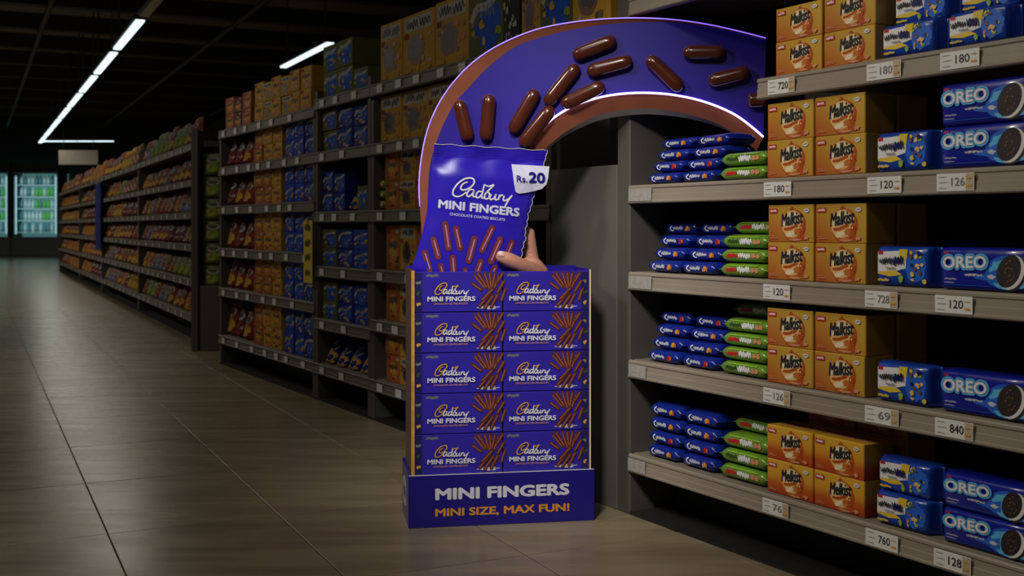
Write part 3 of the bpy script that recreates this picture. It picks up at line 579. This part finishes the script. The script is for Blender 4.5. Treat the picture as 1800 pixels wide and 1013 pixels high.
# ------------------------------------------------------------------ goods along the aisle
def ordw(i): return ordn[i] if i < len(ordn) else f'{i+1}th'
LEV = ['bottom shelf', 'second shelf up', 'third shelf up', 'fourth shelf up', 'fifth shelf up', 'top shelf']
def fill(fr, s0, s1, z, lvl, bay, seq, group, hgap, layers=1, d=.22, t=.03, cat='snack pack', jit=.01, last=True):
    """a row of goods from s0 to s1; seq lists (kind, width, height)"""
    s, i = s0, 0
    while True:
        k, w, h = seq[i % len(seq)]
        if s+w > s1: break
        n = layers if not isinstance(layers, (list, tuple)) else layers[i % len(layers)]
        for r in range(n):
            lay = '' if n == 1 else (', lower layer' if r == 0 else ', upper layer')
            put(k, fr, s, t+random.uniform(0, jit), z+.0008+r*(h+.0012), f'{CNAME[k]} {ordw(i)} from left{lay}, {LEV[lvl]}, {bay}', cat, group, (w-.008, d, h), random.uniform(-.007, .007))
        s += w; i += 1
sA0, sB0, sC0 = s_at(651), s_at(553), s_at(385)
# large cartons on the long top shelf, up to the column
seq = [(('f_yellow'), .31, .34), ('f_yellow', .41, .34), ('f_yellow', .38, .35), ('f_green', .36, .33), ('f_dark', .16, .33), ('f_yellow', .17, .33), ('f_green', .27, .3), ('f_yellow', .29, .34)]
fill(NEAR, s_at(668, t=.03), -.1, 1.994, 5, 'above the arch', seq, 'large cartons on the long top shelf', 0, 1, .3)
fill(NEAR, s_at(668, t=.03), sL-.06, 1.642, 4, 'behind the arch', [('f_yellow', .30, .27), ('f_yellow', .34, .27)], 'cartons behind the display', 0, 1, .25)
for q in range(3): put('green%d' % q, NEAR, sA0+.05, .03, 1.2478+.06*q+.0008, f'green biscuit roll, {["lowest", "middle", "top"][q]} of three beside yellow cartons behind display', 'biscuit pack', 'green rolls beside the yellow cartons', (.3, 1, 1.1))
for lv, z, h, ly in ((3, 1.247, .165, 2), (2, .896, .26, 1), (1, .60, .22, 1), (0, .245, .16, 2)):
    fill(NEAR, s_at(677, t=.03), -1.5, z, lv, 'bay behind display', [('f_orange', .2, h), ('f_yellow', .21, h), ('f_orange', .2, h)], 'cartons behind the display', 0, ly, .22)
# narrow bay
w = (sA0-sB0-.15)
for lv, z, seq, ly in ((5, 1.994, [('f_green', .26, .17), ('f_green', .27, .17), ('f_green', .24, .13)], (2, 2, 1)), (4, 1.642, [('f_green', .26, .135), ('f_navy', .26, .135), ('f_navy', .24, .13)], 2), (3, 1.247, [('f_navy', .2, .13), ('f_navy', .2, .12), ('p_navy', .2, .15), ('f_green', .16, .15)], (2, 2, 1, 1)), (2, .889, [('f_green', .26, .12), ('f_navy', .27, .12), ('f_blue', .24, .12)], 2), (1, .542, [('f_green', .26, .12), ('f_navy', .27, .12), ('f_blue', .24, .12)], 2), (0, .245, [('p_navy', .2, .17), ('p_navy', .19, .15), ('p_navy', .2, .16), ('p_navy', .19, .15)], 1)):
    fill(NEAR, sB0+.06, sA0-.06, z, lv, 'narrow bay left of display', seq, 'packs in the narrow bay', 0, ly)
# wide bay
xr, xo, xb = sC0+.06, s_at(446, t=.03), s_at(500, t=.03)
for lv, z, h in ((4, 1.642, .125), (3, 1.32, .13), (2, .969, .14), (1, .640, .13), (0, .245, .155)):
    fill(NEAR, xr, xo-.02, z, lv, 'red end of wide bay', [('p_maroon' if lv > 2 else 'p_red', .22, 2*h*.95), ('p_red' if lv % 2 else 'p_maroon', .22, 2*h*.85), ('p_red', .21, 2*h*.8)], 'pouches in the wide bay', 0, 1, .16)
    fill(NEAR, xo, xb-.01, z, lv, 'middle of wide bay', [('f_orange', .215, h), ('f_orange' if lv % 2 else 'f_malt', .215, h), ('f_malt', .215, h)], 'cartons in the wide bay', 0, 2)
    fill(NEAR, xb, sB0-.06, z, lv, 'blue end of wide bay', [('f_blue', .2, h), ('f_blue', .2, h), ('f_navy', .2, h)], 'cartons in the wide bay', 0, 2)
fill(NEAR, xr, xo-.02, 1.95, 5, 'red end of wide bay', [('f_orange', .24, .13), ('f_maroon', .23, .12), ('f_orange', .23, .13)], 'cartons on top of the wide bay', 0, 2)
fill(NEAR, xo, sB0-.06, 1.95, 5, 'rest of wide bay', [('f_malt', .22, .15), ('f_yellow', .2, .14), ('f_malt', .21, .15), ('f_yellow', .2, .14), ('f_malt', .2, .15)], 'cartons on top of the wide bay', 0, 2)
# yellow strip hanging at the seam of the two bays
t = thing('promotion_strip', 'yellow paper strip hanging between the wide and narrow bays', 'strip', NEAR.p(sB0-.03, -.03, .77), NEAR.a)
new('strip', MB().box(-.1, .06, 0, .004, 0, .42, 'yellow_print').mesh('strip'), t)
p = Print(eps=.0008)
for k in range(4): p.scribble(-.07, .03, .05+.1*k, .09+.1*k, .012, 'dark_green', 4, k)
new('lettering', p.mesh('lettering'), t); new('clip', MB().box(-.04, 0, .0, .025, .4, .43, 'upright').mesh('clip'), t)
# rack of green bags between the two shelving runs
RACK = Frame(-.275*10.5, 10.5, math.radians(4)); wr = .42
t = thing('bag_rack', 'dark rack of green bags standing between the shelving runs', 'rack', RACK.p(0, 0), RACK.a)
new('back_board', MB().box(0, wr, .2, .23, .6, 1.9, 'column_dark').mesh('back_board'), t); new('base_box', MB().box(0, wr, .0, .3, 0, .6, 'upright', .01).mesh('base_box'), t); new('post', MB().box(-.07, -.005, -.02, .25, 0, 2.05, 'upright', .006).mesh('post'), t)
for r in range(6):
    for c in range(2):
        put('p_green', RACK, .012+c*wr/2, .04, .601+r*.206, f'green bag in {["bottom", "second", "third", "fourth", "fifth", "top"][r]} row of the bag rack, {["left", "right"][c]} column', 'snack pack', 'green bags on the rack', (wr/2-.02, .155, .2), 0)
# far run
rd = random.Random(21); pal = ['p_red', 'p_yellow', 'p_orange', 'p_white', 'p_pink', 'p_red', 'p_brown', 'p_green', 'p_maroon']
for k in range(4):
    wd = [.36, .40, .62, .85][k]; by = ['first far bay', 'second far bay', 'third far bay', 'farthest bay'][k]
    for lv, z in enumerate(LVD):
        seq = []; c = rd.choice(pal)
        for i in range(24):
            if rd.random() < .45: c = rd.choice(['p_red', 'p_pink', 'p_red', 'p_maroon', 'p_brown', 'p_orange'] if k > 1 else pal)
            seq.append((c, wd*rd.uniform(.92, 1.08), rd.uniform(.2, .26) if lv < 5 else rd.uniform(.24, .32)))
        fill(FAR, D[k+1]+.08, D[k]-.08, z, lv, by, seq, 'pouches in the far shelving run', 0, 1, .2)
# dark blue strip banner at the second far pillar
t = thing('banner', 'dark blue strip banner hanging on a far shelf pillar', 'banner', FAR.p(D[2]+.05, -.06, .75), FAR.a)
new('cloth', MB().box(-.45, .35, 0, .02, 0, 1.15, 'pack_navy').mesh('cloth'), t); new('rod', MB().tube([(-.5, .01, 1.15), (.4, .01, 1.15)], .015, 'upright', 6).mesh('rod'), t); new('hook', MB().box(-.1, .0, .0, .06, 1.14, 1.17, 'upright').mesh('hook'), t)

# ------------------------------------------------------------------ fridges on the back wall
shapes = {}
for nme, m in (('bottle_white', 'bottle_white'), ('bottle_green', 'bottle_green'), ('bottle_teal', 'bottle_teal')):
    shapes[nme] = MB().tube([(0, 0, 0), (0, 0, .24), (0, 0, .28), (0, 0, .36)], [.07, .07, .04, .04], m, 8).mesh('drink_bottle')
for f_i, (x0, x1, lab) in enumerate(((-21.3, -19.42, 'lit glass-door fridge at the left edge of the picture'), (-19.38, -17.5, 'lit glass-door fridge at the end of the aisle'))):
    t = thing('display_fridge', lab, 'fridge', (x0, 44.0, -.004)); W = x1-x0
    new('base', MB().box(0, W, 0, .9, 0, .74, 'fridge_base', .02).mesh('base'), t); new('header', MB().box(0, W, 0, .9, 3.22, 3.6, 'fridge_frame', .02).mesh('header'), t)
    new('back', MB().box(0, W, .8, .9, .74, 3.22, 'fridge_back').mesh('back'), t)
    for a in (0, W-.1): new('side', MB().box(a, a+.1, 0, .8, .74, 3.22, 'fridge_frame').mesh('side'), t)
    for a in (.12, W-.2): new('light_tube', MB().box(a, a+.05, .08, .14, .85, 3.1, 'fridge_tube').mesh('light_tube'), t)
    for j in range(5): new('shelf', MB().box(.1, W-.1, .2, .8, .9+.46*j, .93+.46*j, 'bottle_white').mesh('shelf'), t)
    d = bpy.data.lights.new('fridge_glow', 'AREA'); d.shape = 'RECTANGLE'; d.size = 1.5; d.size_y = 2.2; d.energy = 7; d.color = (.75, 1, 1)
    new('fridge_glow', d, t, (W/2, .06, 2.0), (math.pi/2, 0, 0))
    new('glass_door', MB().box(.1, W-.1, .02, .035, .76, 3.2, 'glass').mesh('glass_door'), t)
    for j in range(5):
        for i in range(10):
            kk = 'bottle_green' if (j in (1, 2, 3) and i > 3 and rd.random() < .75) else rd.choice(['bottle_white', 'bottle_teal', 'bottle_white'])
            side = 'left' if f_i == 0 else 'right'
            tag(new('drink_bottle', shapes[kk], None, (x0+.26+i*.15, 44.36, .9265+.46*j)), f"{ {'bottle_white': 'white', 'bottle_green': 'green', 'bottle_teal': 'teal'}[kk]} bottle on the {['lowest', 'second', 'middle', 'fourth', 'highest'][j]} shelf of the {side} fridge", 'bottle', f'bottles in the {side} fridge, {kk}, shelf {j+1}')

# ------------------------------------------------------------------ the cardboard display
def dl(px, py, y): return on_plane(px, py, DISP, y)
W0 = .727; BASE_H = .199; TOP = .977; DEP = .30
disp = thing('cardboard_display', 'purple cardboard floor display with a glowing arch above it', 'display', DISP.p(0, 0), DISP.a)
# printed plinth: four walls and a floor
pl = MB(); th = .01
pl.box(0, W0, 0, th, 0, BASE_H, 'purple_base', .0015).box(0, W0, DEP-th, DEP, 0, BASE_H+.012, 'purple_base', .0015).box(0, th, th, DEP-th, 0, BASE_H+.006, 'purple_base').box(W0-th, W0, th, DEP-th, 0, BASE_H, 'purple_base').box(th, W0-th, th, DEP-th, .17, .195, 'purple_base')
plinth = new('plinth', pl.mesh('plinth'), disp)
new('cut_edge', MB().box(.001, W0-.001, .001, th-.001, BASE_H, BASE_H+.0012, 'paper').mesh('cut_edge'), plinth)
p = Print(eps=.0006)
def dtext(pr, txt, x0, y0, x1, y1, m, bold):
    ax, az = dl(x0, y1, 0); bx, bz = dl(x1, y0, 0); pr.text(txt, ax, az, bx-ax, bz-az, m, bold)
dtext(p, 'MINI FINGERS', 765, 849.5, 1001, 880, 'silver_print', .045)
new('lettering', p.mesh('lettering'), plinth)['label'] = 'silver white MINI FINGERS lettering'
p = Print(eps=.0006); dtext(p, 'MINI SIZE, MAX FUN!', 765, 884.5, 1001, 911, 'orange_print', .033)
new('slogan', p.mesh('slogan'), plinth)['label'] = 'orange MINI SIZE, MAX FUN! lettering'
p = Print(lambda x, z, d: (-d, x, z), .0008); p.poly([(.1, .06), (.2, .05), (.25, .08), (.26, .14), (.18, .17), (.09, .15)], 'pale_print'); p.scribble(.12, .22, .09, .13, .01, 'purple_base', 4, 2)
new('side_emblem', p.mesh('side_emblem'), plinth)
CX0, CX1 = .012, W0-.012
cs = MB(); cs.box(CX0, CX0+.012, .016, DEP-.03, BASE_H-.003, TOP+.004, 'bronze').box(CX0, CX1, DEP-.03, DEP-.02, BASE_H-.003, TOP+.012, 'purple', .001).box(CX1-.005, CX1, .016, DEP-.03, BASE_H-.003, TOP+.006, 'purple')
case = new('case', cs.mesh('case'), disp)
new('gold_edge', MB().box(CX0, CX0+.012, .011, .0158, BASE_H-.003, TOP+.004, 'gold').mesh('gold_edge'), case); new('gold_edge', MB().box(CX1-.005, CX1, .011, .0158, BASE_H-.003, TOP+.004, 'cream').mesh('gold_edge'), case)
cart_w = (CX1-.005-CX0-.012-.003)/2; row_h = (TOP-BASE_H)/5
new('inner_shelf', MB().box(CX0+.012, CX1-.005, .062, .066, BASE_H-.003, .5, 'purple').mesh('inner_shelf'), case)

# cartons: five rows of two
def finger_carton(W, Hh, Dp, right):
    body = MB().box(0, W, 0, Dp, 0, Hh, 'purple_carton', .0015).mesh('finger_biscuit_carton')
    p = Print(eps=.00015); e = .03 if not right else 0; f0 = 0 if not right else W-.03
    g_ = Print(eps=.00015); g_.rect(f0+.002, f0+.027, .002, Hh-.002, 'purple_fold'); g_.rect(f0+.0285 if not right else f0, f0+.0297 if not right else f0+.0012, .003, Hh-.003, 'deep_blue')
    for i in range(3): g_.ellipse(f0+.014, Hh*(.2+.27*i), .008, .007, ['gold', 'dark_green', 'greyink'][i], jag=.5, seed=i+right, n=9)
    g2 = Print(eps=.00015); g2.scribble(e+.014, e+.06, Hh*.88, Hh*.94, .004, 'greyink', 7, 3)
    new_x = e+.185 if not right else .178; sc = W*.40
    p.ellipse(new_x+.07, Hh*.1, .036, Hh*.05, 'pale_print', jag=.3, seed=2, n=30)
    rd = random.Random(6); cx, cz = new_x+.075, Hh*.48
    F = [(-.058, .93, -.02, .6), (-.045, .99, -.012, .62), (-.02, .99, .0, .58), (0, .99, .006, .6), (.02, .98, .01, .62), (.036, .92, .018, .6), (.05, .98, .03, .75), (-.066, .72, -.035, .55), (.03, .5, .055, .75), (.045, .28, .06, .55), (-.04, .14, .0, .45), (-.02, .1, .012, .4), (.005, .12, .03, .42), (-.03, .3, .01, .56)]
    for (ax, az, bx, bz) in F:
        p.capsule(cx+ax, Hh*az*.98, cx+bx, Hh*bz, .0062, 'choc_print'); p.stroke([(cx+ax-.001, Hh*az*.97), (cx+bx-.001, Hh*bz)], .0042, 'choc_light', smooth=False)
    q = Print(eps=.00015); q.layer = 34
    x0 = e+.018 if not right else .022
    logo(q, x0+.03, Hh*.40, .130, 'white', 'gold', .034)
    q.layer = 40; q.text('MINI FINGERS', x0, Hh*.265, .185, Hh*.125, 'white', .03); 
    r = Print(eps=.00015); r.layer = 40; r.text('CHOCOLATE COATED BISCUITS', x0+.024, Hh*.185, .132, Hh*.045, 'peach', .01)
    return body, [('side_fold', g_.mesh('side_fold')), ('small_print', g2.mesh('small_print')), ('biscuit_picture', p.mesh('biscuit_picture')), ('lettering', q.mesh('lettering')), ('subtitle', r.mesh('subtitle'))]
for c in range(2):
    b, pr = finger_carton(cart_w-.002, row_h-.003, .040, c == 1); kind(f'finger{c}', 'finger_biscuit_carton', b, pr)
for r in range(5):
    for c in range(2):
        put(f'finger{c}', DISP, CX0+.0125+c*(cart_w+.002), .012, .1955+.0035+r*row_h+.0006, f"purple biscuit carton in the {['bottom', 'second', 'middle', 'fourth', 'top'][r]} row of the display, {['left', 'right'][c]} column", 'biscuit carton', 'purple cartons in the display', None, 0)

# ---- arch
AR = Frame(-.42, 4.638, math.atan2(-.18, .88)); ATH = .055
def ar(px, py, y=0.0): return on_plane(px, py, AR, y)
OUT = [(748, 520), (746, 470), (742, 400), (738, 330), (742, 280), (752, 232), (770, 188), (797, 147), (833, 110), (880, 79), (940, 54), (1000, 41), (1060, 34.5), (1120, 32.5), (1180, 35), (1240, 43), (1300, 56), (1346, 68)]
PUR = [(756, 520), (754, 470), (751, 400), (752, 340), (757, 285), (773, 234), (797, 185), (822, 156), (858, 118), (906, 82), (950, 66), (1001, 53), (1060, 43.5), (1120, 39), (1180, 39.5), (1240, 46.5), (1300, 58.5), (1346, 70)]
INN = [(806, 520), (810, 470), (826, 400), (858, 340), (896, 292), (930, 258), (960, 219), (989, 197), (1019, 182), (1063, 169.5), (1108, 164), (1152, 164), (1196, 169), (1241, 180), (1285, 198), (1315, 218), (1342, 241)]
COP = [(822, 520), (826, 470), (842, 400), (876, 340), (918, 292), (954, 262), (983, 237), (1013, 218), (1048, 201.5), (1093, 192), (1137, 189.5), (1182, 194), (1226, 204), (1270, 221), (1309, 246), (1320, 255), (1330, 264)]
def path(p, n=4): return smooth_path(p, n)
arch_root = new('arch', None, disp); arch_root.matrix_parent_inverse = Matrix.Identity(4)
M = Matrix.Translation(AR.p(0, 0)) @ Matrix.Rotation(AR.a, 4, 'Z'); DM = Matrix.Translation(DISP.p(0, 0)) @ Matrix.Rotation(DISP.a, 4, 'Z')
arch_root.matrix_local = DM.inverted() @ M
po, pp, pi_, pc = path(OUT), path(PUR), path(INN), path(COP)
ap = [ar(*q) for q in pp]; ao = [ar(*q) for q in po]; ai = [ar(*q) for q in pi_]; ac = [ar(*q) for q in pc]
def ribbon(a, b, ya, yb, m, mb=None, smooth=True):
    mb = mb or MB(); n = max(len(a), len(b))
    def at(l, u): 
        k = u*(len(l)-1); i = min(int(k), len(l)-2); t = k-i; return (l[i][0]*(1-t)+l[i+1][0]*t, l[i][1]*(1-t)+l[i+1][1]*t)
    rows = [[(at(a, j/(n-1))[0], ya, at(a, j/(n-1))[1]) for j in range(n)], [(at(b, j/(n-1))[0], yb, at(b, j/(n-1))[1]) for j in range(n)]]
    return mb.grid(rows, m, smooth)
mb = MB(); ribbon(ap, ai, .0, .0, 'purple', mb, False)
ribbon(ao, ac, ATH, ATH, 'purple', mb, False)
new('face_panel', mb.mesh('face_panel'), arch_root)
mb = ribbon(ao, ap, -.012, .0, 'copper'); ribbon(ao, ao, -.012, ATH, 'copper', mb); new('outer_rim', mb.mesh('outer_rim'), arch_root)['label'] = 'copper outer rim'
mb = ribbon(ai, ac, .0, .035, 'copper'); new('inner_rim', mb.mesh('inner_rim'), arch_root)['label'] = 'copper inner rim'
ad = [(x, z-.021*max(0, math.sin(math.pi*min(1, max(0, (i/(len(ac)-1)-.28)/.6))))) for i, (x, z) in enumerate(ac)]
new('underside', ribbon(ac, ad, .035, ATH, 'underside').mesh('underside'), arch_root)
# closing edge at the free end
n1, n2 = ao[-1], ac[-1]; new('end_cap', MB().add([(ao[-1][0], -.012, ao[-1][1]), (ao[-1][0], ATH, ao[-1][1]), (ac[-1][0], ATH, ac[-1][1]), (ac[-1][0], .035, ac[-1][1]), (ai[-1][0], 0, ai[-1][1])], [(0, 1, 2, 3, 4)], 'copper').mesh('end_cap'), arch_root)
def strip(l, y, r, m, a=0, b=None): return MB().tube([(q[0], y, q[1]) for q in l[a:b]], r, m, 6).mesh('light_strip')
new('light_strip', strip(ao, -.013, .0027, 'led_dim', 10), arch_root)['label'] = 'violet light strip on the outer edge'
new('light_strip', strip(ai, -.003, .0044, 'led', 23), arch_root)['label'] = 'bright violet white light strip on the inner edge'
# chocolate fingers stuck on the arch
def finger_mesh(L, r):
    rows = []; n = 14
    prof = [(-L/2, .02), (-L/2+r*.12, .5), (-L/2+r*.4, .8), (-L/2+r*.9, .98), (-L/2+r*1.4, 1), (0, 1.0), (L/2-r*1.4, 1), (L/2-r*.9, .98), (L/2-r*.4, .8), (L/2-r*.12, .5), (L/2, .02)]
    for x, k in prof: rows.append([(x, .012-abs(0)+(-math.sin(2*math.pi*i/n))*r*k*.85-.012, math.cos(2*math.pi*i/n)*r*k) for i in range(n)])
    return MB().grid(rows, 'chocolate', True, True).mesh('chocolate_finger')
FM = finger_mesh(.178, .0285)
FG = [((813, 212), (806, 178, 823, 246)), ((857, 207), (860, 168, 854, 246)), ((921, 196), (942, 160, 900, 232)), ((943, 222), (970, 190, 917, 255)), ((987, 149), (1014, 116, 961, 182)), ((1024, 166), (1060, 150, 989, 184)), ((1044, 84), (1080, 70, 1009, 98)), ((1071, 117), (1109, 106, 1034, 126)), ((1168, 129), (1140, 102, 1197, 156)), ((1238, 92), (1203, 92, 1273, 92)), ((1281, 134), (1248, 143, 1316, 126)), ((1352, 174), (1322, 173, 1384, 176))]
for k, (c, e) in enumerate(FG[:11]):
    a, b = ar(e[0], e[1], -.02), ar(e[2], e[3], -.02); cx, cz = (a[0]+b[0])/2, (a[1]+b[1])/2; ang = math.atan2(b[1]-a[1], b[0]-a[0]); ln = math.hypot(b[0]-a[0], b[1]-a[1])
    o = new('chocolate_finger', FM, arch_root, (cx, -.018, cz), (0, -ang, 0), ((ln+.012)/.178, 1, 1))
a = ar(1346, 176, -.02); new('chocolate_finger', FM, arch_root, (a[0]-.03, -.018, a[1]), (0, 0, 0), (.42, 1, 1))

# ------------------------------------------------------------------ the bag
YB0 = .132
def yb(py): return .108+.024*max(0, min(1, (py-253)/267))
BL = [(763, 253), (763, 270), (759, 300), (757, 330), (750, 375), (742, 412), (734, 440), (724, 471), (734, 484), (742, 520)]
BR = [(962, 265), (956, 290), (948, 318), (939, 345), (933, 362), (926, 392), (923, 420), (916, 452), (913, 475), (908, 520)]
def edge_at(E, y):
    for a, b in zip(E, E[1:]):
        if a[1] <= y <= b[1]: u = (y-a[1])/(b[1]-a[1]); return a[0]*(1-u)+b[0]*u
    return E[0][0] if y < E[0][1] else E[-1][0]
def bag_uv(px, py):
    v = 0.0
    for _ in range(3):
        yl = py-(px-763)*.06*(1-max(0, min(1, v))) ; v = (yl-253)/267
        yy = 253+v*267
        l, r = edge_at(BL, yy), edge_at(BR, max(265, yy+12*(1-v)))
        u = (px-l)/(r-l)
    return u, v
def bulge(u, v):
    u = max(0, min(1, u)); v = max(0, min(1, v)); k = max(0, min(1, (v-.065)/.16)); k = k*k*(3-2*k)
    wr = .0036*math.sin(19*u+3*math.sin(11*v))*math.exp(-((v-.12)/.06)**2)+.0012*math.sin(23*v+5*u)*(1 if v > .1 else 0)*abs(u-.5)*2
    return .026*k*(max(0, 1-(2*u-1)**4))**.7+wr
def bag_pt(px, py, d=0.0, back=False):
    u, v = bag_uv(px, py); y = yb(py)-bulge(u, v)-d if not back else yb(py)+.6*bulge(u, v)+.001
    if v < .07 and not back: y += .0012*math.sin(v/.07*math.pi*10)
    x, z = dl(px, py, yb(py)); return (x, y, z)
rowsf, rowsb = [], []
NV, NU = 96, 30
for j in range(NV+1):
    v = .07*j/40 if j <= 40 else .07+.93*(j-40)/(NV-40); yy = 253+v*267; l = edge_at(BL, yy); r = edge_at(BR, max(265, yy+12*(1-v)))
    # frayed right seal
    rr = r+(1.3*math.sin(v*126)+.9*math.sin(v*54))*(1 if v > .1 else .4)
    rf, rb = [], []
    for i in range(NU+1):
        u = i/NU; px = l+(rr-l)*u; py = yy+12*u*(1-v)
        if j == 0: py += .9*math.sin(u*31)
        YB = yb(py); y = YB-bulge(u, v)-(.0022*math.cos(v*2*math.pi/.0117)*(.75+.4*math.sin(13*u+2)) if v < .07 else 0); x, z = dl(px, py, YB); rf.append((x, y, z)); rb.append((x, YB+.5*bulge(u, v)+.0012, z))
    rowsf.append(rf); rowsb.append(rb)
mb = MB().grid(rowsf, 'bag_foil').grid(rowsb, 'bag_foil')
edge = lambda k: [r[k] for r in rowsf]
for k in (0, NU): mb.grid([[r[k] for r in rowsf], [r[k] for r in rowsb]], 'bag_foil')
mb.grid([rowsf[-1], rowsb[-1]], 'bag_foil'); mb.grid([rowsf[0], rowsb[0]], 'bag_foil')
bag = tag(new('snack_bag', mb.mesh('snack_bag'), None, DISP.p(0, 0), DISP.a), 'purple foil bag of chocolate finger biscuits held above the display', 'snack bag')
fb = lambda x, y, d: bag_pt(x, y, d)
import math as _m
ca, sa = math.cos(math.radians(6.2)), math.sin(math.radians(6.2)); UX, UZ = (ca, sa), (sa*.55, -ca)
def fine(pr, body, x, y, w, h, m, bold):
    """lettering cut fine enough to follow the bulging foil"""
    pr.text(body, x, y, w, h, m, bold, 0, None, UX, UZ)
p = Print(fb, .0007); p.layer = 4; fine(p, 'MINI FINGERS', 769, 366, 143, 15.5, 'lilac', .04); new('title', p.mesh('title'), bag)
p = Print(fb, .0007); p.layer = 4; fine(p, 'CHOCOLATE COATED BISCUITS', 789, 378.5, 97, 4.6, 'lilac', .012); new('subtitle', p.mesh('subtitle'), bag)
p = Print(fb, .0007); p.layer = 4; logo(p, 794, 346+4, 104, 'white', None, .027, ux=UX, uz=UZ); new('script_lettering', p.mesh('script_lettering'), bag)
p = Print(fb, .0006); p.layer = 2
for (x0, y0, x1, y1, r) in ((746, 444, 754, 474, 5.5), (761, 421, 769, 451, 6), (781, 394, 787, 436, 6), (800, 402, 807, 436, 5.8), (832, 420, 822, 458, 6.4), (863, 401, 845, 440, 6), (877, 421, 861, 459, 6.2), (898, 426, 890, 448, 5.6), (773, 467, 777, 482, 5.4), (794, 453, 796, 482, 6.4), (843, 460, 836, 482, 6), (816, 474, 818, 486, 5), (868, 470, 862, 484, 5.4)):
    L = p.layer; p.capsule(x0, y0, x1, y1, r, 'choc_dark', 2); p.capsule(x0, y0, x1, y1, r*.9, 'choc_bag', 3); p.stroke([(x0+r*.1, y0+1), (x1+r*.1, y1-1)], r*.5, 'choc_bag_light', 4, False)
new('biscuit_print', p.mesh('biscuit_print'), bag)
new('seal_edge', MB().tube([(r[NU][0], r[NU][1]-.0005, r[NU][2]) for r in rowsf[:-8]], .0015, 'silver_print', 5).mesh('seal_edge'), bag)
new('top_highlight', MB().tube([(q[0], q[1]-.0005, q[2]) for q in rowsf[0]], .0012, 'silver_print', 5).mesh('top_highlight'), bag)  # silver tube stands in for the highlight along the bag's top
# price flash stuck over the upper right corner
def flash_pt(px, py, d):
    u, v = bag_uv(min(px, 935), py); YB = yb(py); x, z = dl(px, py, YB); c = max(0, (px-940)/25)*max(0, (py-310)/25); return (x, YB-bulge(u, v)-.009-d-.012*c, z)
FP = [(898, 289), (915, 290), (931, 291), (947, 292), (964, 293), (962.5, 304), (961, 315), (958, 325), (950, 333), (938, 336), (925, 339), (910, 341), (904, 338), (901, 324), (899.5, 306)]
fm = MB(); cvs = [flash_pt(931, 314, 0)]+[flash_pt(a, b, 0) for a, b in FP]; bk = [(x, y+.0012, z) for x, y, z in cvs]
n = len(FP); fm.add(cvs+bk, [(0, 1+i, 1+(i+1) % n) for i in range(n)]+[(n+1, n+2+(i+1) % n, n+2+i) for i in range(n)]+[(1+i, 1+(i+1) % n, n+2+(i+1) % n, n+2+i) for i in range(n)], 'lilac')
fs = new('price_flash', fm.mesh('price_flash'), bag); fs['label'] = 'white price flash reading Rs.20'
p = Print(flash_pt, .001); p.layer = 3; p.text('Rs.', 905.5, 320.5, 19, 11.5, 'purple_base', .012, 0, 3, (1, .06), (0, -1)); p.text('20', 927, 322, 29, 19.5, 'purple_base', .04, 0, 3, (1, .06), (0, -1)); new('price_lettering', p.mesh('price_lettering'), fs)

# ------------------------------------------------------------------ the hand that holds the bag
def hp(px, py, y): x, z = dl(px, py, y); return Vector((x, y, z))
bm = bmesh.new()
def chain(pts, rs, sub=6):
    pts4 = [(p.x, p.y, p.z, r) for p, r in zip(pts, rs)]
    for q in smooth_path(pts4, sub):
        bmesh.ops.create_icosphere(bm, subdivisions=2, radius=q[3], matrix=Matrix.Translation(q[:3]))
chain([hp(962, 520, .185), hp(942, 483, .135), hp(914, 466, .086), hp(894, 457, .075), hp(882, 452, .072)], [.042, .037, .0305, .030, .025], 7)
chain([hp(945, 500, .19), hp(936, 462, .186), hp(932, 432, .184), hp(930, 411, .182)], [.036, .031, .027, .025], 7)
chain([hp(930, 411, .182), hp(917, 403, .184), hp(900, 406, .185), hp(888, 412, .185)], [.025, .0235, .021, .018], 5)
chain([hp(958, 520, .2), hp(944, 492, .2), hp(918, 470, .192), hp(892, 474, .188)], [.03, .028, .026, .021], 7)
chain([hp(962, 545, .2), hp(946, 525, .198), hp(918, 505, .19), hp(892, 508, .186)], [.03, .027, .025, .02], 7)
chain([hp(964, 570, .2), hp(950, 555, .198), hp(922, 540, .19), hp(900, 543, .186)], [.027, .024, .022, .018], 7)
chain([hp(930, 466, .155), hp(938, 470, .16), hp(947, 481, .168)], [.036, .041, .042], 5)
chain([hp(938, 478, .16), hp(950, 500, .175), hp(968, 540, .19), hp(978, 575, .195)], [.03, .044, .05, .047], 7)
chain([hp(972, 560, .195), hp(980, 610, .2), hp(982, 660, .2), hp(983, 690, .2)], [.048, .043, .045, .046], 7)
me = bpy.data.meshes.new('hand'); bm.to_mesh(me); bm.free()
tmp = new('hand', me); r_ = tmp.modifiers.new('r', 'REMESH'); r_.mode = 'VOXEL'; r_.voxel_size = .0042; s_ = tmp.modifiers.new('s', 'SMOOTH'); s_.iterations = 5; s_.factor = .5
dg = bpy.context.evaluated_depsgraph_get(); hm = bpy.data.meshes.new_from_object(tmp.evaluated_get(dg)); bpy.data.objects.remove(tmp)
hm.materials.clear(); hm.materials.append(MATS['skin']); hm.polygons.foreach_set('use_smooth', [True]*len(hm.polygons))
hand = tag(new('hand', hm, None, DISP.p(0, 0), DISP.a), 'bare hand rising from the display and gripping the purple bag', 'hand')
nc = hp(882, 448.5, .0475); rows = []
ux_ = (hp(893, 454.5, .049)-hp(874, 445, .049)).normalized(); uz_ = ux_.cross(Vector((0, 1, 0))).normalized(); un = uz_.cross(ux_).normalized()
if un.y > 0: un = -un
for k in range(7):
    r = k/6; rows.append([tuple(nc+ux_*(.0185*r*math.cos(a))+uz_*(.0155*r*math.sin(a))+un*(.006*(1-r*r)-.009*r*r*abs(math.sin(a))-.002)) for a in [2*math.pi*i/16 for i in range(16)]])
new('thumbnail', MB().grid(rows, 'nail', True, True).mesh('thumbnail'), hand)
